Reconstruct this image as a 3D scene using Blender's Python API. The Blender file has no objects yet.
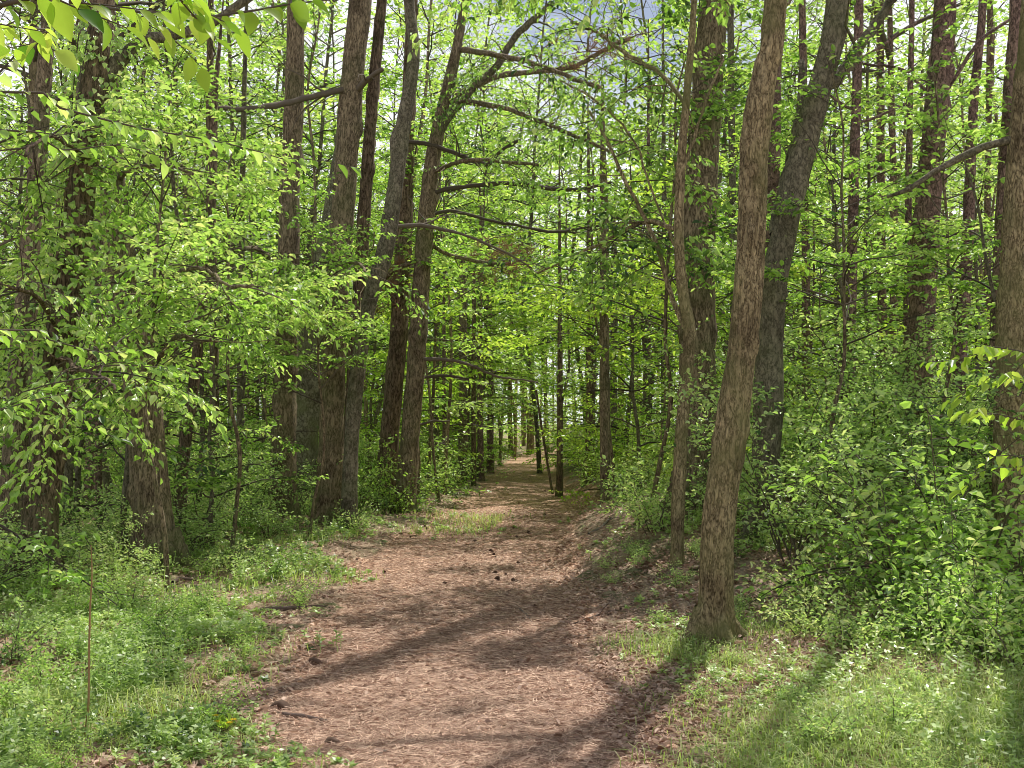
import bpy, math, random
import numpy as np
from mathutils import Vector, noise

sc = bpy.context.scene
COL = sc.collection
R = math.radians
F = 1000.0
PITCH = math.atan(46 / 1000.0)
CT, ST = math.cos(PITCH), math.sin(PITCH)
CAMZ = 1.6
SUN_EL, SUN_AZ = R(58), R(31)          # azimuth measured from +Y towards +X

def at(px, py, Y):
    """world point on the view ray of the photograph's pixel at depth Y"""
    u, v = (px - 512) / F, (384 - py) / F
    d = (u, CT - v * ST, ST + v * CT)
    k = Y / d[1]
    return np.array((d[0] * k, Y, CAMZ + d[2] * k))

# ------------------------------------------------------------------ terrain
PY = np.array([-40, 0, 4.7, 7.6, 9.4, 12.3, 16, 20, 26.7, 35.5, 50, 64, 76, 95, 130, 300.])
PX = np.array([-.1, -.1, -.25, -.45, -.48, -.62, -.35, .16, .36, .45, 1.0, 2.1, 4.5, 12, 30, 120.])
PW = np.array([.95, .95, .93, 1.02, 1.12, 1.15, 1.2, 1.35, 1.25, 1.15, 1.1, 1.1, 1.1, 1.1, 1.1, 1.1])
def xc(y): return np.interp(y, PY, PX)
def hw(y): return np.interp(y, PY, PW)
def sstep(a, b, t):
    t = np.clip((t - a) / (b - a), 0, 1)
    return t * t * (3 - 2 * t)
def wob(x, y):
    return (.045 * np.sin(1.1 * x + .7 * y + 1) + .035 * np.sin(-.8 * x + 1.3 * y + 2.2) + .02 * np.sin(2.9 * x + 1.9 * y)
            + .012 * np.sin(5.3 * x - 4.1 * y + .5))
def ground(x, y):
    x = np.asarray(x, float); y = np.asarray(y, float)
    d = x - xc(y)
    r = np.maximum(0, d - hw(y) * .95)
    l = np.maximum(0, -d - hw(y) * .95)
    h = .55 * (1 - np.exp(-r / .9)) * sstep(8.5, 14, y) * (1 - .6 * sstep(30, 50, y))
    h = h + .075 * np.minimum(r, 30) * sstep(6, 14, y)
    h = h + .10 * (1 - np.exp(-l / .8)) * sstep(4, 10, y) - .01 * np.minimum(l, 30)
    side = sstep(0, 1.2, np.maximum(r, l))
    return h + wob(x, y) * (.25 + .75 * side) + .006 * np.maximum(0, y - 30) * 1.0 + 1.2 * sstep(60, 200, y)

# ------------------------------------------------------------------ mesh helper
class Geo:
    def __init__(s):
        s.v = []; s.f = []; s.m = []; s.r = []; s.n = 0
    def add(s, v, quads, mat=0, rnd=0.5):
        v = np.asarray(v, float).reshape(-1, 3); q = np.asarray(quads, int).reshape(-1, 4)
        s.v.append(v); s.f.append(q + s.n); s.n += len(v)
        s.m.append(np.full(len(q), mat)); s.r.append(np.broadcast_to(np.asarray(rnd, float), (len(q),)).copy())
    def mesh(s, name, mats, smooth=False):
        me = bpy.data.meshes.new(name)
        v = np.concatenate(s.v); q = np.concatenate(s.f)
        me.vertices.add(len(v)); me.vertices.foreach_set('co', v.astype(np.float32).ravel())
        me.loops.add(len(q) * 4); me.loops.foreach_set('vertex_index', q.astype(np.int32).ravel())
        me.polygons.add(len(q)); me.polygons.foreach_set('loop_start', np.arange(0, len(q) * 4, 4, dtype=np.int32))
        mi = np.concatenate(s.m).astype(np.int32)
        me.polygons.foreach_set('material_index', mi)
        if smooth is True: me.polygons.foreach_set('use_smooth', np.ones(len(q), bool))
        elif smooth == 'wood': me.polygons.foreach_set('use_smooth', mi == 0)
        a = me.attributes.new('rnd', 'FLOAT', 'FACE'); a.data.foreach_set('value', np.concatenate(s.r).astype(np.float32))
        for m in mats: me.materials.append(m)
        me.update(calc_edges=True)
        return me

def ob(name, me, parent=None, loc=(0, 0, 0)):
    o = bpy.data.objects.new(name, me); COL.objects.link(o)
    o.location = loc
    if parent is not None: o.parent = parent
    return o
def tag(o, label=None, cat=None, group=None, kind=None):
    if label: o['label'] = label
    if cat: o['category'] = cat
    if group: o['group'] = group
    if kind: o['kind'] = kind
    return o
def thing(name, loc, label, cat, group=None, rz=0.0, s=1.0):
    o = bpy.data.objects.new(name, None); COL.objects.link(o)
    o.empty_display_size = .2
    o.location = [float(c) for c in loc]; o.rotation_euler = (0, 0, rz); o.scale = (s, s, s)
    return tag(o, label, cat, group)
def place(proto, name, loc, label, cat, group=None, rz=0.0, s=1.0, tilt=(0, 0)):
    """a copy of a thing: proto = list of (part name, mesh)"""
    t = thing(name, loc, label, cat, group, rz, s)
    t.rotation_euler = (tilt[0], tilt[1], rz)
    for pn, me in proto: ob(pn, me, t)
    return t

def unit(a): return a / (np.linalg.norm(a, axis=-1, keepdims=True) + 1e-9)

def tube(g, pts, rad, sides=6, mat=0, rnd=.5, cap=True):
    pts = np.asarray(pts, float); n = len(pts); rad = np.broadcast_to(np.asarray(rad, float), (n,))
    t = unit(np.gradient(pts, axis=0))
    ref = np.array((0., 0, 1)) if abs(t[:, 2]).mean() < .8 else np.array((1., 0, 0))
    a = unit(np.cross(t, ref)); b = np.cross(t, a)
    th = np.arange(sides) * 2 * math.pi / sides
    v = pts[:, None] + rad[:, None, None] * (np.cos(th)[None, :, None] * a[:, None] + np.sin(th)[None, :, None] * b[:, None])
    i = np.arange(n - 1)[:, None] * sides; j = np.arange(sides)[None]; k = (j + 1) % sides
    q = np.stack([i + j, i + k, i + sides + k, i + sides + j], -1).reshape(-1, 4)
    g.add(v.reshape(-1, 3), q, mat, rnd)
    if cap and rad[-1] > .004:      # rounded broken end
        base = g.n - sides
        c = pts[-1] + t[-1] * rad[-1] * .5
        g.v.append(c[None]); ci = g.n; g.n += 1
        fs = np.array([[base + jj, base + (jj + 1) % sides, base + (jj + 2) % sides, ci] for jj in range(0, sides - 1, 2)])
        g.f.append(fs); g.m.append(np.full(len(fs), mat)); g.r.append(np.full(len(fs), rnd))

def smooth_line(p, step):
    """Catmull-Rom through control rows (x,y,z,r), one row about every step"""
    p = np.asarray(p, float)
    P = np.vstack([2 * p[0] - p[1], p, 2 * p[-1] - p[-2]])
    out = []
    for i in range(1, len(P) - 2):
        n = max(2, int(np.linalg.norm(P[i + 1, :3] - P[i, :3]) / step))
        for t in np.arange(n) / n:
            a, b, c, d = P[i - 1], P[i], P[i + 1], P[i + 2]
            out.append(.5 * (2 * b + (c - a) * t + (2 * a - 5 * b + 4 * c - d) * t * t + (3 * b - a - 3 * c + d) * t ** 3))
    out.append(P[-2])
    return np.array(out)

def leaves(g, p, d, nrm, L, W, mat=1, rnd=.5, fine=1):
    """n leaves: base points p, directions d, face normals nrm. fine 0: one kite each; 1: two halves folded on the midrib; 2: curled, six faces"""
    p = np.asarray(p, float); n = len(p)
    if n == 0: return
    d = unit(np.asarray(d, float)); s = unit(np.cross(d, nrm)); u = np.cross(s, d)
    L = np.broadcast_to(L, (n,))[:, None]; W = np.broadcast_to(W, (n,))[:, None]
    rnd = np.broadcast_to(rnd, (n,))
    if fine == 0:
        v = np.stack([p, p + d * L * .45 + s * W * .5, p + d * L, p + d * L * .45 - s * W * .5], 1)
        q = np.arange(n)[:, None] * 4 + np.array([[0, 1, 2, 3]])
        g.add(v.reshape(-1, 3), q, mat, rnd)
    elif fine == 1:
        up = u * W * .24
        v = np.stack([p, p + d * L * .3 + s * W * .46 + up, p + d * L * .68 + s * W * .38 + up, p + d * L - u * L * .14,
                      p + d * L * .68 - s * W * .38 + up, p + d * L * .3 - s * W * .46 + up], 1)
        q = (np.arange(n)[:, None, None] * 6 + np.array([[0, 1, 2, 3], [0, 3, 4, 5]])[None]).reshape(-1, 4)
        g.add(v.reshape(-1, 3), q, mat, np.repeat(rnd, 2))
    else:
        prof = [(0, 0), (.12, .24), (.3, .45), (.5, .5), (.7, .38), (.88, .17), (1, 0.01)]
        rows = []
        for t, w in prof:
            c = p + d * L * t - u * L * (.30 * t * t - .06 * t)
            rows += [c - s * W * w + u * W * .3 * w, c, c + s * W * w + u * W * .3 * w]
        v = np.stack(rows, 1); qq = []
        for i in range(6):
            a = i * 3
            qq += [[a, a + 1, a + 4, a + 3], [a + 1, a + 2, a + 5, a + 4]]
        q = (np.arange(n)[:, None, None] * 21 + np.array(qq)[None]).reshape(-1, 4)
        g.add(v.reshape(-1, 3), q, mat, np.repeat(rnd, 12))

# ------------------------------------------------------------------ materials
def newmat(name):
    m = bpy.data.materials.new(name); m.use_nodes = True
    nt = m.node_tree; nt.nodes.clear()
    return m, nt, nt.nodes.new, nt.links.new
def ramp(nt, stops, inp=None):
    r = nt.nodes.new('ShaderNodeValToRGB'); e = r.color_ramp.elements
    while len(e) < len(stops): e.new(.5)
    for el, (p, c) in zip(e, stops): el.position = p; el.color = (*c, 1)
    if inp is not None: nt.links.new(inp, r.inputs[0])
    return r

def leaf_mat(name, lo, mid, hi, trans=.5, rough=.42, tboost=(1.26, 1.42, .72), spec=.5, odd=None):
    m, nt, N, Lk = newmat(name)
    a = N('ShaderNodeAttribute'); a.attribute_name = 'rnd'
    oi = N('ShaderNodeObjectInfo')
    mx = N('ShaderNodeMath'); mx.operation = 'MULTIPLY_ADD'; Lk(oi.outputs['Random'], mx.inputs[0]); mx.inputs[1].default_value = .44
    Lk(a.outputs['Fac'], mx.inputs[2])
    sb = N('ShaderNodeMath'); sb.operation = 'SUBTRACT'; sb.use_clamp = True; Lk(mx.outputs[0], sb.inputs[0]); sb.inputs[1].default_value = .22
    r = ramp(nt, [(0, lo), (.5, mid), (.97, hi)] if odd is None else [(0, lo), (.5, mid), (.93, hi), (1, odd)], sb.outputs[0])
    tc = N('ShaderNodeMix'); tc.data_type = 'RGBA'; tc.blend_type = 'MULTIPLY'; tc.inputs[0].default_value = 1
    Lk(r.outputs[0], tc.inputs[6]); tc.inputs[7].default_value = (*tboost, 1)
    p = N('ShaderNodeBsdfPrincipled'); Lk(r.outputs[0], p.inputs['Base Color']); p.inputs['Roughness'].default_value = rough
    p.inputs['Specular IOR Level'].default_value = spec
    tc.clamp_result = True
    t = N('ShaderNodeBsdfTranslucent'); Lk(tc.outputs[2], t.inputs[0])
    mix = N('ShaderNodeMixShader'); mix.inputs[0].default_value = trans
    Lk(p.outputs[0], mix.inputs[1]); Lk(t.outputs[0], mix.inputs[2])
    o = N('ShaderNodeOutputMaterial'); Lk(mix.outputs[0], o.inputs[0])
    return m

def bark_mat(name, dark, light, scale=9, stretch=.16, moss=0.0, bump=.6, mosscol=(.10, .13, .04)):
    m, nt, N, Lk = newmat(name)
    tc = N('ShaderNodeTexCoord'); mp = N('ShaderNodeMapping'); mp.inputs['Scale'].default_value = (scale, scale, scale * stretch)
    Lk(tc.outputs['Object'], mp.inputs[0])
    n0 = N('ShaderNodeTexNoise'); n0.inputs['Scale'].default_value = .9; n0.inputs['Detail'].default_value = 5; n0.inputs['Roughness'].default_value = .65; Lk(mp.outputs[0], n0.inputs[0])
    ad = N('ShaderNodeMix'); ad.data_type = 'RGBA'; ad.blend_type = 'ADD'; ad.inputs[0].default_value = 1.0
    Lk(mp.outputs[0], ad.inputs[6]); Lk(n0.outputs['Color'], ad.inputs[7])
    def ridge(sc_, dt):
        n = N('ShaderNodeTexNoise'); n.inputs['Scale'].default_value = sc_; n.inputs['Detail'].default_value = dt; n.inputs['Roughness'].default_value = .6; Lk(ad.outputs[2], n.inputs[0])
        x = N('ShaderNodeMath'); x.operation = 'SUBTRACT'; Lk(n.outputs['Fac'], x.inputs[0]); x.inputs[1].default_value = .5
        y = N('ShaderNodeMath'); y.operation = 'ABSOLUTE'; Lk(x.outputs[0], y.inputs[0])
        z = N('ShaderNodeMath'); z.operation = 'MULTIPLY'; z.use_clamp = True; Lk(y.outputs[0], z.inputs[0]); z.inputs[1].default_value = 7
        return z
    r1, r2 = ridge(1.6, 3), ridge(4.2, 4)
    n1 = N('ShaderNodeTexNoise'); n1.inputs['Scale'].default_value = 9; n1.inputs['Detail'].default_value = 8; n1.inputs['Roughness'].default_value = .72; Lk(mp.outputs[0], n1.inputs[0])
    m1 = N('ShaderNodeMath'); m1.operation = 'MULTIPLY_ADD'; Lk(r2.outputs[0], m1.inputs[0]); m1.inputs[1].default_value = .35; m1.inputs[2].default_value = 0
    m2 = N('ShaderNodeMath'); m2.operation = 'MULTIPLY_ADD'; Lk(r1.outputs[0], m2.inputs[0]); m2.inputs[1].default_value = .4; Lk(m1.outputs[0], m2.inputs[2])
    mul = N('ShaderNodeMath'); mul.operation = 'MULTIPLY_ADD'; Lk(n1.outputs['Fac'], mul.inputs[0]); mul.inputs[1].default_value = .6; Lk(m2.outputs[0], mul.inputs[2])
    c = ramp(nt, [(.35, dark), (.65, tuple(.45 * a + .55 * b for a, b in zip(dark, light))), (1.0, light)], mul.outputs[0])
    nb = N('ShaderNodeTexNoise'); nb.inputs['Scale'].default_value = 3.2; nb.inputs['Detail'].default_value = 5; Lk(tc.outputs['Object'], nb.inputs[0])
    vb = ramp(nt, [(.33, (.55, .53, .52)), (.5, (1, 1, 1)), (.68, (1.0, 1.0, .98))], nb.outputs['Fac'])
    cm = N('ShaderNodeMix'); cm.data_type = 'RGBA'; cm.blend_type = 'MULTIPLY'; cm.inputs[0].default_value = 1; Lk(c.outputs[0], cm.inputs[6]); Lk(vb.outputs[0], cm.inputs[7])
    n2 = N('ShaderNodeTexNoise'); n2.inputs['Scale'].default_value = 1.7; n2.inputs['Detail'].default_value = 4; Lk(tc.outputs['Object'], n2.inputs[0])
    mf = ramp(nt, [(.46, (0, 0, 0)), (.64, (1, 1, 1))], n2.outputs['Fac'])
    mm = N('ShaderNodeMath'); mm.operation = 'MULTIPLY'; Lk(mf.outputs[0], mm.inputs[0]); mm.inputs[1].default_value = moss
    sx = N('ShaderNodeSeparateXYZ'); Lk(tc.outputs['Object'], sx.inputs[0])
    mr = N('ShaderNodeMapRange'); mr.inputs['From Min'].default_value = .05; mr.inputs['From Max'].default_value = 1.1; mr.inputs['To Min'].default_value = .8 if moss > .15 else .35; mr.inputs['To Max'].default_value = 0; Lk(sx.outputs['Z'], mr.inputs['Value'])
    mn = N('ShaderNodeMath'); mn.operation = 'MULTIPLY'; Lk(mr.outputs[0], mn.inputs[0]); mnr = ramp(nt, [(.38, (0, 0, 0)), (.56, (1, 1, 1))], nb.outputs['Fac']); Lk(mnr.outputs[0], mn.inputs[1])
    mz = N('ShaderNodeMath'); mz.operation = 'MAXIMUM'; Lk(mm.outputs[0], mz.inputs[0]); Lk(mn.outputs[0], mz.inputs[1]); mm = mz
    mx = N('ShaderNodeMix'); mx.data_type = 'RGBA'; Lk(mm.outputs[0], mx.inputs[0]); Lk(cm.outputs[2], mx.inputs[6]); mx.inputs[7].default_value = (*mosscol, 1)
    p = N('ShaderNodeBsdfPrincipled'); p.inputs['Roughness'].default_value = .9; p.inputs['Specular IOR Level'].default_value = .2
    Lk(mx.outputs[2], p.inputs['Base Color'])
    b = N('ShaderNodeBump'); b.inputs['Strength'].default_value = bump; b.inputs['Distance'].default_value = .02; Lk(mul.outputs[0], b.inputs['Height'])
    Lk(b.outputs[0], p.inputs['Normal'])
    o = N('ShaderNodeOutputMaterial'); Lk(p.outputs[0], o.inputs[0])
    return m

def plain_mat(name, lo, hi, rough=.85, nscale=14, trans=0, spec=.25):
    m, nt, N, Lk = newmat(name)
    a = N('ShaderNodeAttribute'); a.attribute_name = 'rnd'
    n = N('ShaderNodeTexNoise'); n.inputs['Scale'].default_value = nscale; n.inputs['Detail'].default_value = 4
    tc = N('ShaderNodeTexCoord'); Lk(tc.outputs['Object'], n.inputs[0])
    ad = N('ShaderNodeMath'); ad.operation = 'MULTIPLY_ADD'; Lk(n.outputs['Fac'], ad.inputs[0]); ad.inputs[1].default_value = .5; Lk(a.outputs['Fac'], ad.inputs[2])
    sb = N('ShaderNodeMath'); sb.operation = 'SUBTRACT'; sb.use_clamp = True; Lk(ad.outputs[0], sb.inputs[0]); sb.inputs[1].default_value = .25
    r = ramp(nt, [(0, lo), (1, hi)], sb.outputs[0])
    p = N('ShaderNodeBsdfPrincipled'); p.inputs['Roughness'].default_value = rough; p.inputs['Specular IOR Level'].default_value = spec
    Lk(r.outputs[0], p.inputs['Base Color'])
    o = N('ShaderNodeOutputMaterial')
    if trans:
        t = N('ShaderNodeBsdfTranslucent'); Lk(r.outputs[0], t.inputs[0]); mix = N('ShaderNodeMixShader'); mix.inputs[0].default_value = trans
        Lk(p.outputs[0], mix.inputs[1]); Lk(t.outputs[0], mix.inputs[2]); Lk(mix.outputs[0], o.inputs[0])
    else: Lk(p.outputs[0], o.inputs[0])
    return m

M = {}
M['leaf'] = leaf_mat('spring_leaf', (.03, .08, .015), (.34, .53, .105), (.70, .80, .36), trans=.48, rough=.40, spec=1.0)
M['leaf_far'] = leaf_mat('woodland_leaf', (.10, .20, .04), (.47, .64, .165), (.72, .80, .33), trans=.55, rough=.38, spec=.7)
M['leaf_gloss'] = leaf_mat('glossy_shrub_leaf', (.06, .14, .03), (.48, .64, .23), (.74, .79, .42), trans=.45, rough=.40, spec=1.0)
M['leaf_yel'] = leaf_mat('young_leaf', (.10, .22, .025), (.40, .55, .08), (.66, .74, .18), trans=.55, rough=.35)
M['herb'] = leaf_mat('herb_leaf', (.06, .13, .03), (.47, .60, .21), (.78, .82, .52), trans=.42, rough=.42, spec=.9, odd=(.66, .60, .40))
M['grass'] = leaf_mat('grass_blade', (.13, .22, .05), (.40, .49, .15), (.70, .70, .38), trans=.45, rough=.45, odd=(.62, .50, .34))
M['needle_green'] = leaf_mat('pine_needle', (.03, .07, .02), (.06, .12, .035), (.10, .17, .05), trans=.3)
M['needle_dead'] = plain_mat('dead_pine_needles', (.14, .07, .04), (.36, .20, .12), trans=.3)
M['litter'] = plain_mat('dead_leaf', (.20, .10, .06), (.82, .60, .46), rough=.6, trans=.25)
M['needles'] = plain_mat('fallen_needles', (.17, .07, .04), (.97, .70, .51), rough=.7)
M['twig'] = plain_mat('twig_bark', (.045, .035, .025), (.16, .13, .095), nscale=30)
M['deadwood'] = plain_mat('dead_wood', (.09, .07, .055), (.30, .25, .20), nscale=22)
M['deadwood_dark'] = plain_mat('grey_dead_limb', (.07, .055, .042), (.25, .20, .155), nscale=18)
M['stick'] = plain_mat('fallen_stick_bark', (.05, .035, .03), (.20, .14, .11), nscale=22)
M['cone'] = plain_mat('pine_cone_scale', (.05, .03, .022), (.24, .15, .10), nscale=40)
M['stalk'] = plain_mat('dry_stalk', (.22, .12, .05), (.42, .27, .13), nscale=30)
M['yellow'] = plain_mat('yellow_petal', (.55, .38, .02), (.75, .60, .05), trans=.3)
M['bark_brown'] = bark_mat('brown_furrowed_bark', (.06, .042, .026), (.46, .355, .24), 13, .26, .35)
M['bark_warm'] = bark_mat('warm_brown_ridged_bark', (.10, .068, .034), (.76, .60, .35), 15, .34, .75, 1.0, (.24, .24, .09))
M['bark_grey'] = bark_mat('grey_green_smooth_bark', (.07, .06, .042), (.30, .26, .18), 9, .5, .25, .5)
M['bark_pale'] = bark_mat('pale_brown_grey_bark', (.07, .058, .042), (.34, .29, .22), 9, .5, .25, .5)
M['bark_mottled'] = bark_mat('mottled_greenish_bark', (.07, .062, .04), (.36, .34, .23), 8, .7, .7, .6, (.20, .22, .09))
M['bark_dark'] = bark_mat('dark_furrowed_bark', (.045, .03, .02), (.38, .27, .19), 10, .24, .2, .8)
M['bark_pine'] = bark_mat('reddish_pine_bark', (.06, .038, .032), (.44, .29, .24), 10, .5, .1, .8)
M['bark_far'] = bark_mat('woodland_bark', (.09, .062, .042), (.50, .38, .26), 8, .2, .3, .4)

def ground_mat():
    m, nt, N, Lk = newmat('forest_floor')
    tc = N('ShaderNodeTexCoord'); a = N('ShaderNodeAttribute'); a.attribute_name = 'path'
    def nz(s, d=6, r=.6, vec=None, st=None):
        n = N('ShaderNodeTexNoise'); n.inputs['Scale'].default_value = s; n.inputs['Detail'].default_value = d; n.inputs['Roughness'].default_value = r
        if st:
            mp = N('ShaderNodeMapping'); mp.inputs['Scale'].default_value = st; Lk(tc.outputs['Object'], mp.inputs[0]); Lk(mp.outputs[0], n.inputs[0])
        else: Lk(tc.outputs['Object'], n.inputs[0])
        return n
    n1, n2, n3, n4 = nz(1.1), nz(26, 8, .7), nz(4), nz(90, 4, .7)
    # path: needle litter, pinkish brown
    pc = ramp(nt, [(.38, (.11, .05, .03)), (.52, (.54, .32, .21)), (.64, (.99, .76, .59))], n2.outputs['Fac'])
    pd = ramp(nt, [(.38, (.55, .50, .48)), (.6, (1, 1, 1))], n3.outputs['Fac'])
    pm = N('ShaderNodeMix'); pm.data_type = 'RGBA'; pm.blend_type = 'MULTIPLY'; pm.inputs[0].default_value = .7
    Lk(pc.outputs[0], pm.inputs[6]); Lk(pd.outputs[0], pm.inputs[7])
    fc = ramp(nt, [(.3, (.13, .085, .055)), (.5, (.34, .24, .165)), (.72, (.58, .44, .33))], n2.outputs['Fac'])
    gc = ramp(nt, [(.35, (.05, .09, .02)), (.65, (.12, .17, .05))], n2.outputs['Fac'])
    gm = N('ShaderNodeMix'); gm.data_type = 'RGBA'; gf = ramp(nt, [(.47, (0, 0, 0)), (.6, (.8, .8, .8))], n1.outputs['Fac'])
    Lk(gf.outputs[0], gm.inputs[0]); Lk(fc.outputs[0], gm.inputs[6]); Lk(gc.outputs[0], gm.inputs[7])
    # ragged edge
    ad = N('ShaderNodeMath'); ad.operation = 'MULTIPLY_ADD'; Lk(n3.outputs['Fac'], ad.inputs[0]); ad.inputs[1].default_value = .9; Lk(a.outputs['Fac'], ad.inputs[2])
    pf = ramp(nt, [(.80, (0, 0, 0)), (1.0, (1, 1, 1))], ad.outputs[0])
    mx = N('ShaderNodeMix'); mx.data_type = 'RGBA'; Lk(pf.outputs[0], mx.inputs[0]); Lk(gm.outputs[2], mx.inputs[6]); Lk(pm.outputs[2], mx.inputs[7])
    p = N('ShaderNodeBsdfPrincipled'); p.inputs['Roughness'].default_value = .95; p.inputs['Specular IOR Level'].default_value = .15
    Lk(mx.outputs[2], p.inputs['Base Color'])
    hs = N('ShaderNodeMath'); hs.operation = 'MULTIPLY_ADD'; Lk(n4.outputs['Fac'], hs.inputs[0]); hs.inputs[1].default_value = .4; Lk(n2.outputs['Fac'], hs.inputs[2])
    b = N('ShaderNodeBump'); b.inputs['Strength'].default_value = .5; b.inputs['Distance'].default_value = .02; Lk(hs.outputs[0], b.inputs['Height']); Lk(b.outputs[0], p.inputs['Normal'])
    o = N('ShaderNodeOutputMaterial'); Lk(p.outputs[0], o.inputs[0])
    return m
M['ground'] = ground_mat()

# ------------------------------------------------------------------ ground sheet
def build_ground():
    def axis(lo, hi, fine_lo, fine_hi, step, grow):
        a = list(np.arange(fine_lo, fine_hi, step)); s = step; x = fine_hi
        while x < hi: a.append(x); s *= grow; x += s
        a.append(hi); s = step; x = fine_lo - step
        while x > lo: a.insert(0, x); s *= grow; x -= s
        a.insert(0, lo)
        return np.array(a)
    xs = axis(-400, 400, -8, 9, .09, 1.07); ys = axis(-60, 700, 2, 26, .10, 1.06)
    X, Y = np.meshgrid(xs, ys); Z = ground(X, Y)
    nx, ny = len(xs), len(ys)
    rng = np.random.default_rng(5)
    near = (np.abs(X) < 10) & (Y > 1) & (Y < 28)
    Z = Z + near * rng.normal(0, .007, Z.shape) * (1 + 1.5 * (np.abs(X - xc(Y)) > hw(Y)))
    v = np.stack([X, Y, Z], -1).reshape(-1, 3)
    i = np.arange(ny - 1)[:, None] * nx + np.arange(nx - 1)[None]
    q = np.stack([i, i + 1, i + nx + 1, i + nx], -1).reshape(-1, 4)
    g = Geo(); g.add(v, q); me = g.mesh('forest_floor', [M['ground']], True)
    d = np.abs(X - xc(Y)) / hw(Y)
    d = d + .28 * np.sin(1.7 * Y + np.sign(X) * 2) * .4
    # needle litter also spreads over the right-hand bank foot
    rt = np.where(X > xc(Y), sstep(9, 12, Y) * (1 - sstep(24, 30, Y)) * .12, 0)
    f = 1 - sstep(.75 + rt, 1.35 + rt * 2, d)
    a = me.attributes.new('path', 'FLOAT', 'POINT'); a.data.foreach_set('value', f.astype(np.float32).ravel())
    tag(ob('ground', me), kind='structure')
build_ground()

# ------------------------------------------------------------------ branches, sprays and crowns
def limb_line(rng, p0, d0, L, n=7, droop=-.10, wig=.10):
    p = np.array(p0, float); d = unit(np.array(d0, float)); out = [p.copy()]
    for _ in range(n - 1):
        d = unit(d + rng.normal(0, wig, 3) + np.array((0, 0, droop)))
        p = p + d * L / (n - 1); out.append(p.copy())
    return np.array(out)

def spray(rng, g, acc, p0, d0, L, r0, twig_step=.16, leaf_gap=.05, sub=True, droop=-.05, wood=0, sides=5):
    """a leafy limb: arching axis, alternate side twigs in a flat layer, sub-twigs, leaf seats collected in acc"""
    ln = limb_line(rng, p0, d0, L, 7, droop)
    tube(g, ln, np.linspace(r0, r0 * .25, 7), sides, wood, rng.random(), False)
    cum = np.linspace(0, 1, 7); nt = max(3, int(L / twig_step)); side = rng.choice([-1, 1])
    for k in range(nt):
        t = .22 + .78 * (k + rng.random() * .6) / nt
        q = np.array([np.interp(t, cum, ln[:, c]) for c in range(3)])
        i = min(5, int(t * 6)); ax = unit(ln[i + 1] - ln[i]); side = -side
        h = unit(np.cross(ax, (0, 0, 1)) + 1e-6) * side
        td = ax * .75 + h * .8 + rng.normal(0, .16, 3)
        tl = L * .42 * (1 - .65 * t) + .12
        tl *= .7 + .6 * rng.random()
        tw = limb_line(rng, q, td, tl, 4, droop * .8, .12)
        tube(g, tw, np.linspace(max(.0025, r0 * .28), .0015, 4), 3, wood, rng.random(), False)
        seat_line(rng, acc, tw, leaf_gap)
        if sub:
            ns = int(tl / .13)
            for s in range(ns):
                tt = (s + .7) / (ns + .5)
                qq = np.array([np.interp(tt, np.linspace(0, 1, 4), tw[:, c]) for c in range(3)])
                a2 = unit(tw[-1] - tw[0]); hh = unit(np.cross(a2, (0, 0, 1)) + 1e-6) * (1 if s % 2 else -1)
                sl = (.10 + .16 * rng.random()) * (1.2 - tt * .5)
                st = np.array([qq, qq + unit(a2 * .7 + hh * .8 + rng.normal(0, .2, 3)) * sl])
                seat_line(rng, acc, st, leaf_gap)
    seat_line(rng, acc, ln[3:], leaf_gap)

def seat_line(rng, acc, ln, gap):
    seg = np.linalg.norm(np.diff(ln, axis=0), axis=1); tot = seg.sum(); n = max(2, int(tot / gap))
    cum = np.concatenate([[0], np.cumsum(seg)]) / tot
    t = np.linspace(.08, 1, n)
    q = np.stack([np.interp(t, cum, ln[:, c]) for c in range(3)], 1)
    ax = unit(ln[-1] - ln[0]); h = unit(np.cross(ax, (0, 0, 1)) + 1e-6)
    s = np.where(np.arange(n) % 2, 1., -1.)
    d = ax[None] * .7 + h[None] * s[:, None] * .9; d[-1] = ax
    acc[0].append(q); acc[1].append(d)

def flush(rng, g, acc, L, wr=.55, fine=1, tilt=.38, droop=-.25, keep=1.0, mat=1, lv=.42, cl=None, ph=0.):
    p = np.concatenate(acc[0]); d = np.concatenate(acc[1])
    if cl is not None:      # whole clumps of the crown are bare, so sun and sky come through in patches
        k = np.array([noise.noise((a * cl[0] + ph, b * cl[0], c * cl[0] * 1.3)) for a, b, c in p]) > cl[1] + rng.normal(0, .04, len(p)); p = p[k]; d = d[k]
    if keep < 1:
        k = rng.random(len(p)) < keep; p = p[k]; d = d[k]
    n = len(p)
    d = d + rng.normal(0, .25, (n, 3)) + np.array((0, 0, droop)); nr = np.array((0, 0, 1.)) + rng.normal(0, tilt, (n, 3))
    LL = L * np.clip(rng.normal(1, lv, n), .45, 1.6)
    # colour: leaf noise plus slow variation through the crown
    c = .5 + .16 * np.sin(p[:, 0] * 2.3 + p[:, 2] * 1.7) * np.cos(p[:, 1] * 2.1) + rng.normal(0, .22, n)
    leaves(g, p, d, nr, LL, LL * wr * np.clip(rng.normal(1, .16, n), .6, 1.4), mat, np.clip(c, 0, 1), fine)
    return n

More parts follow.
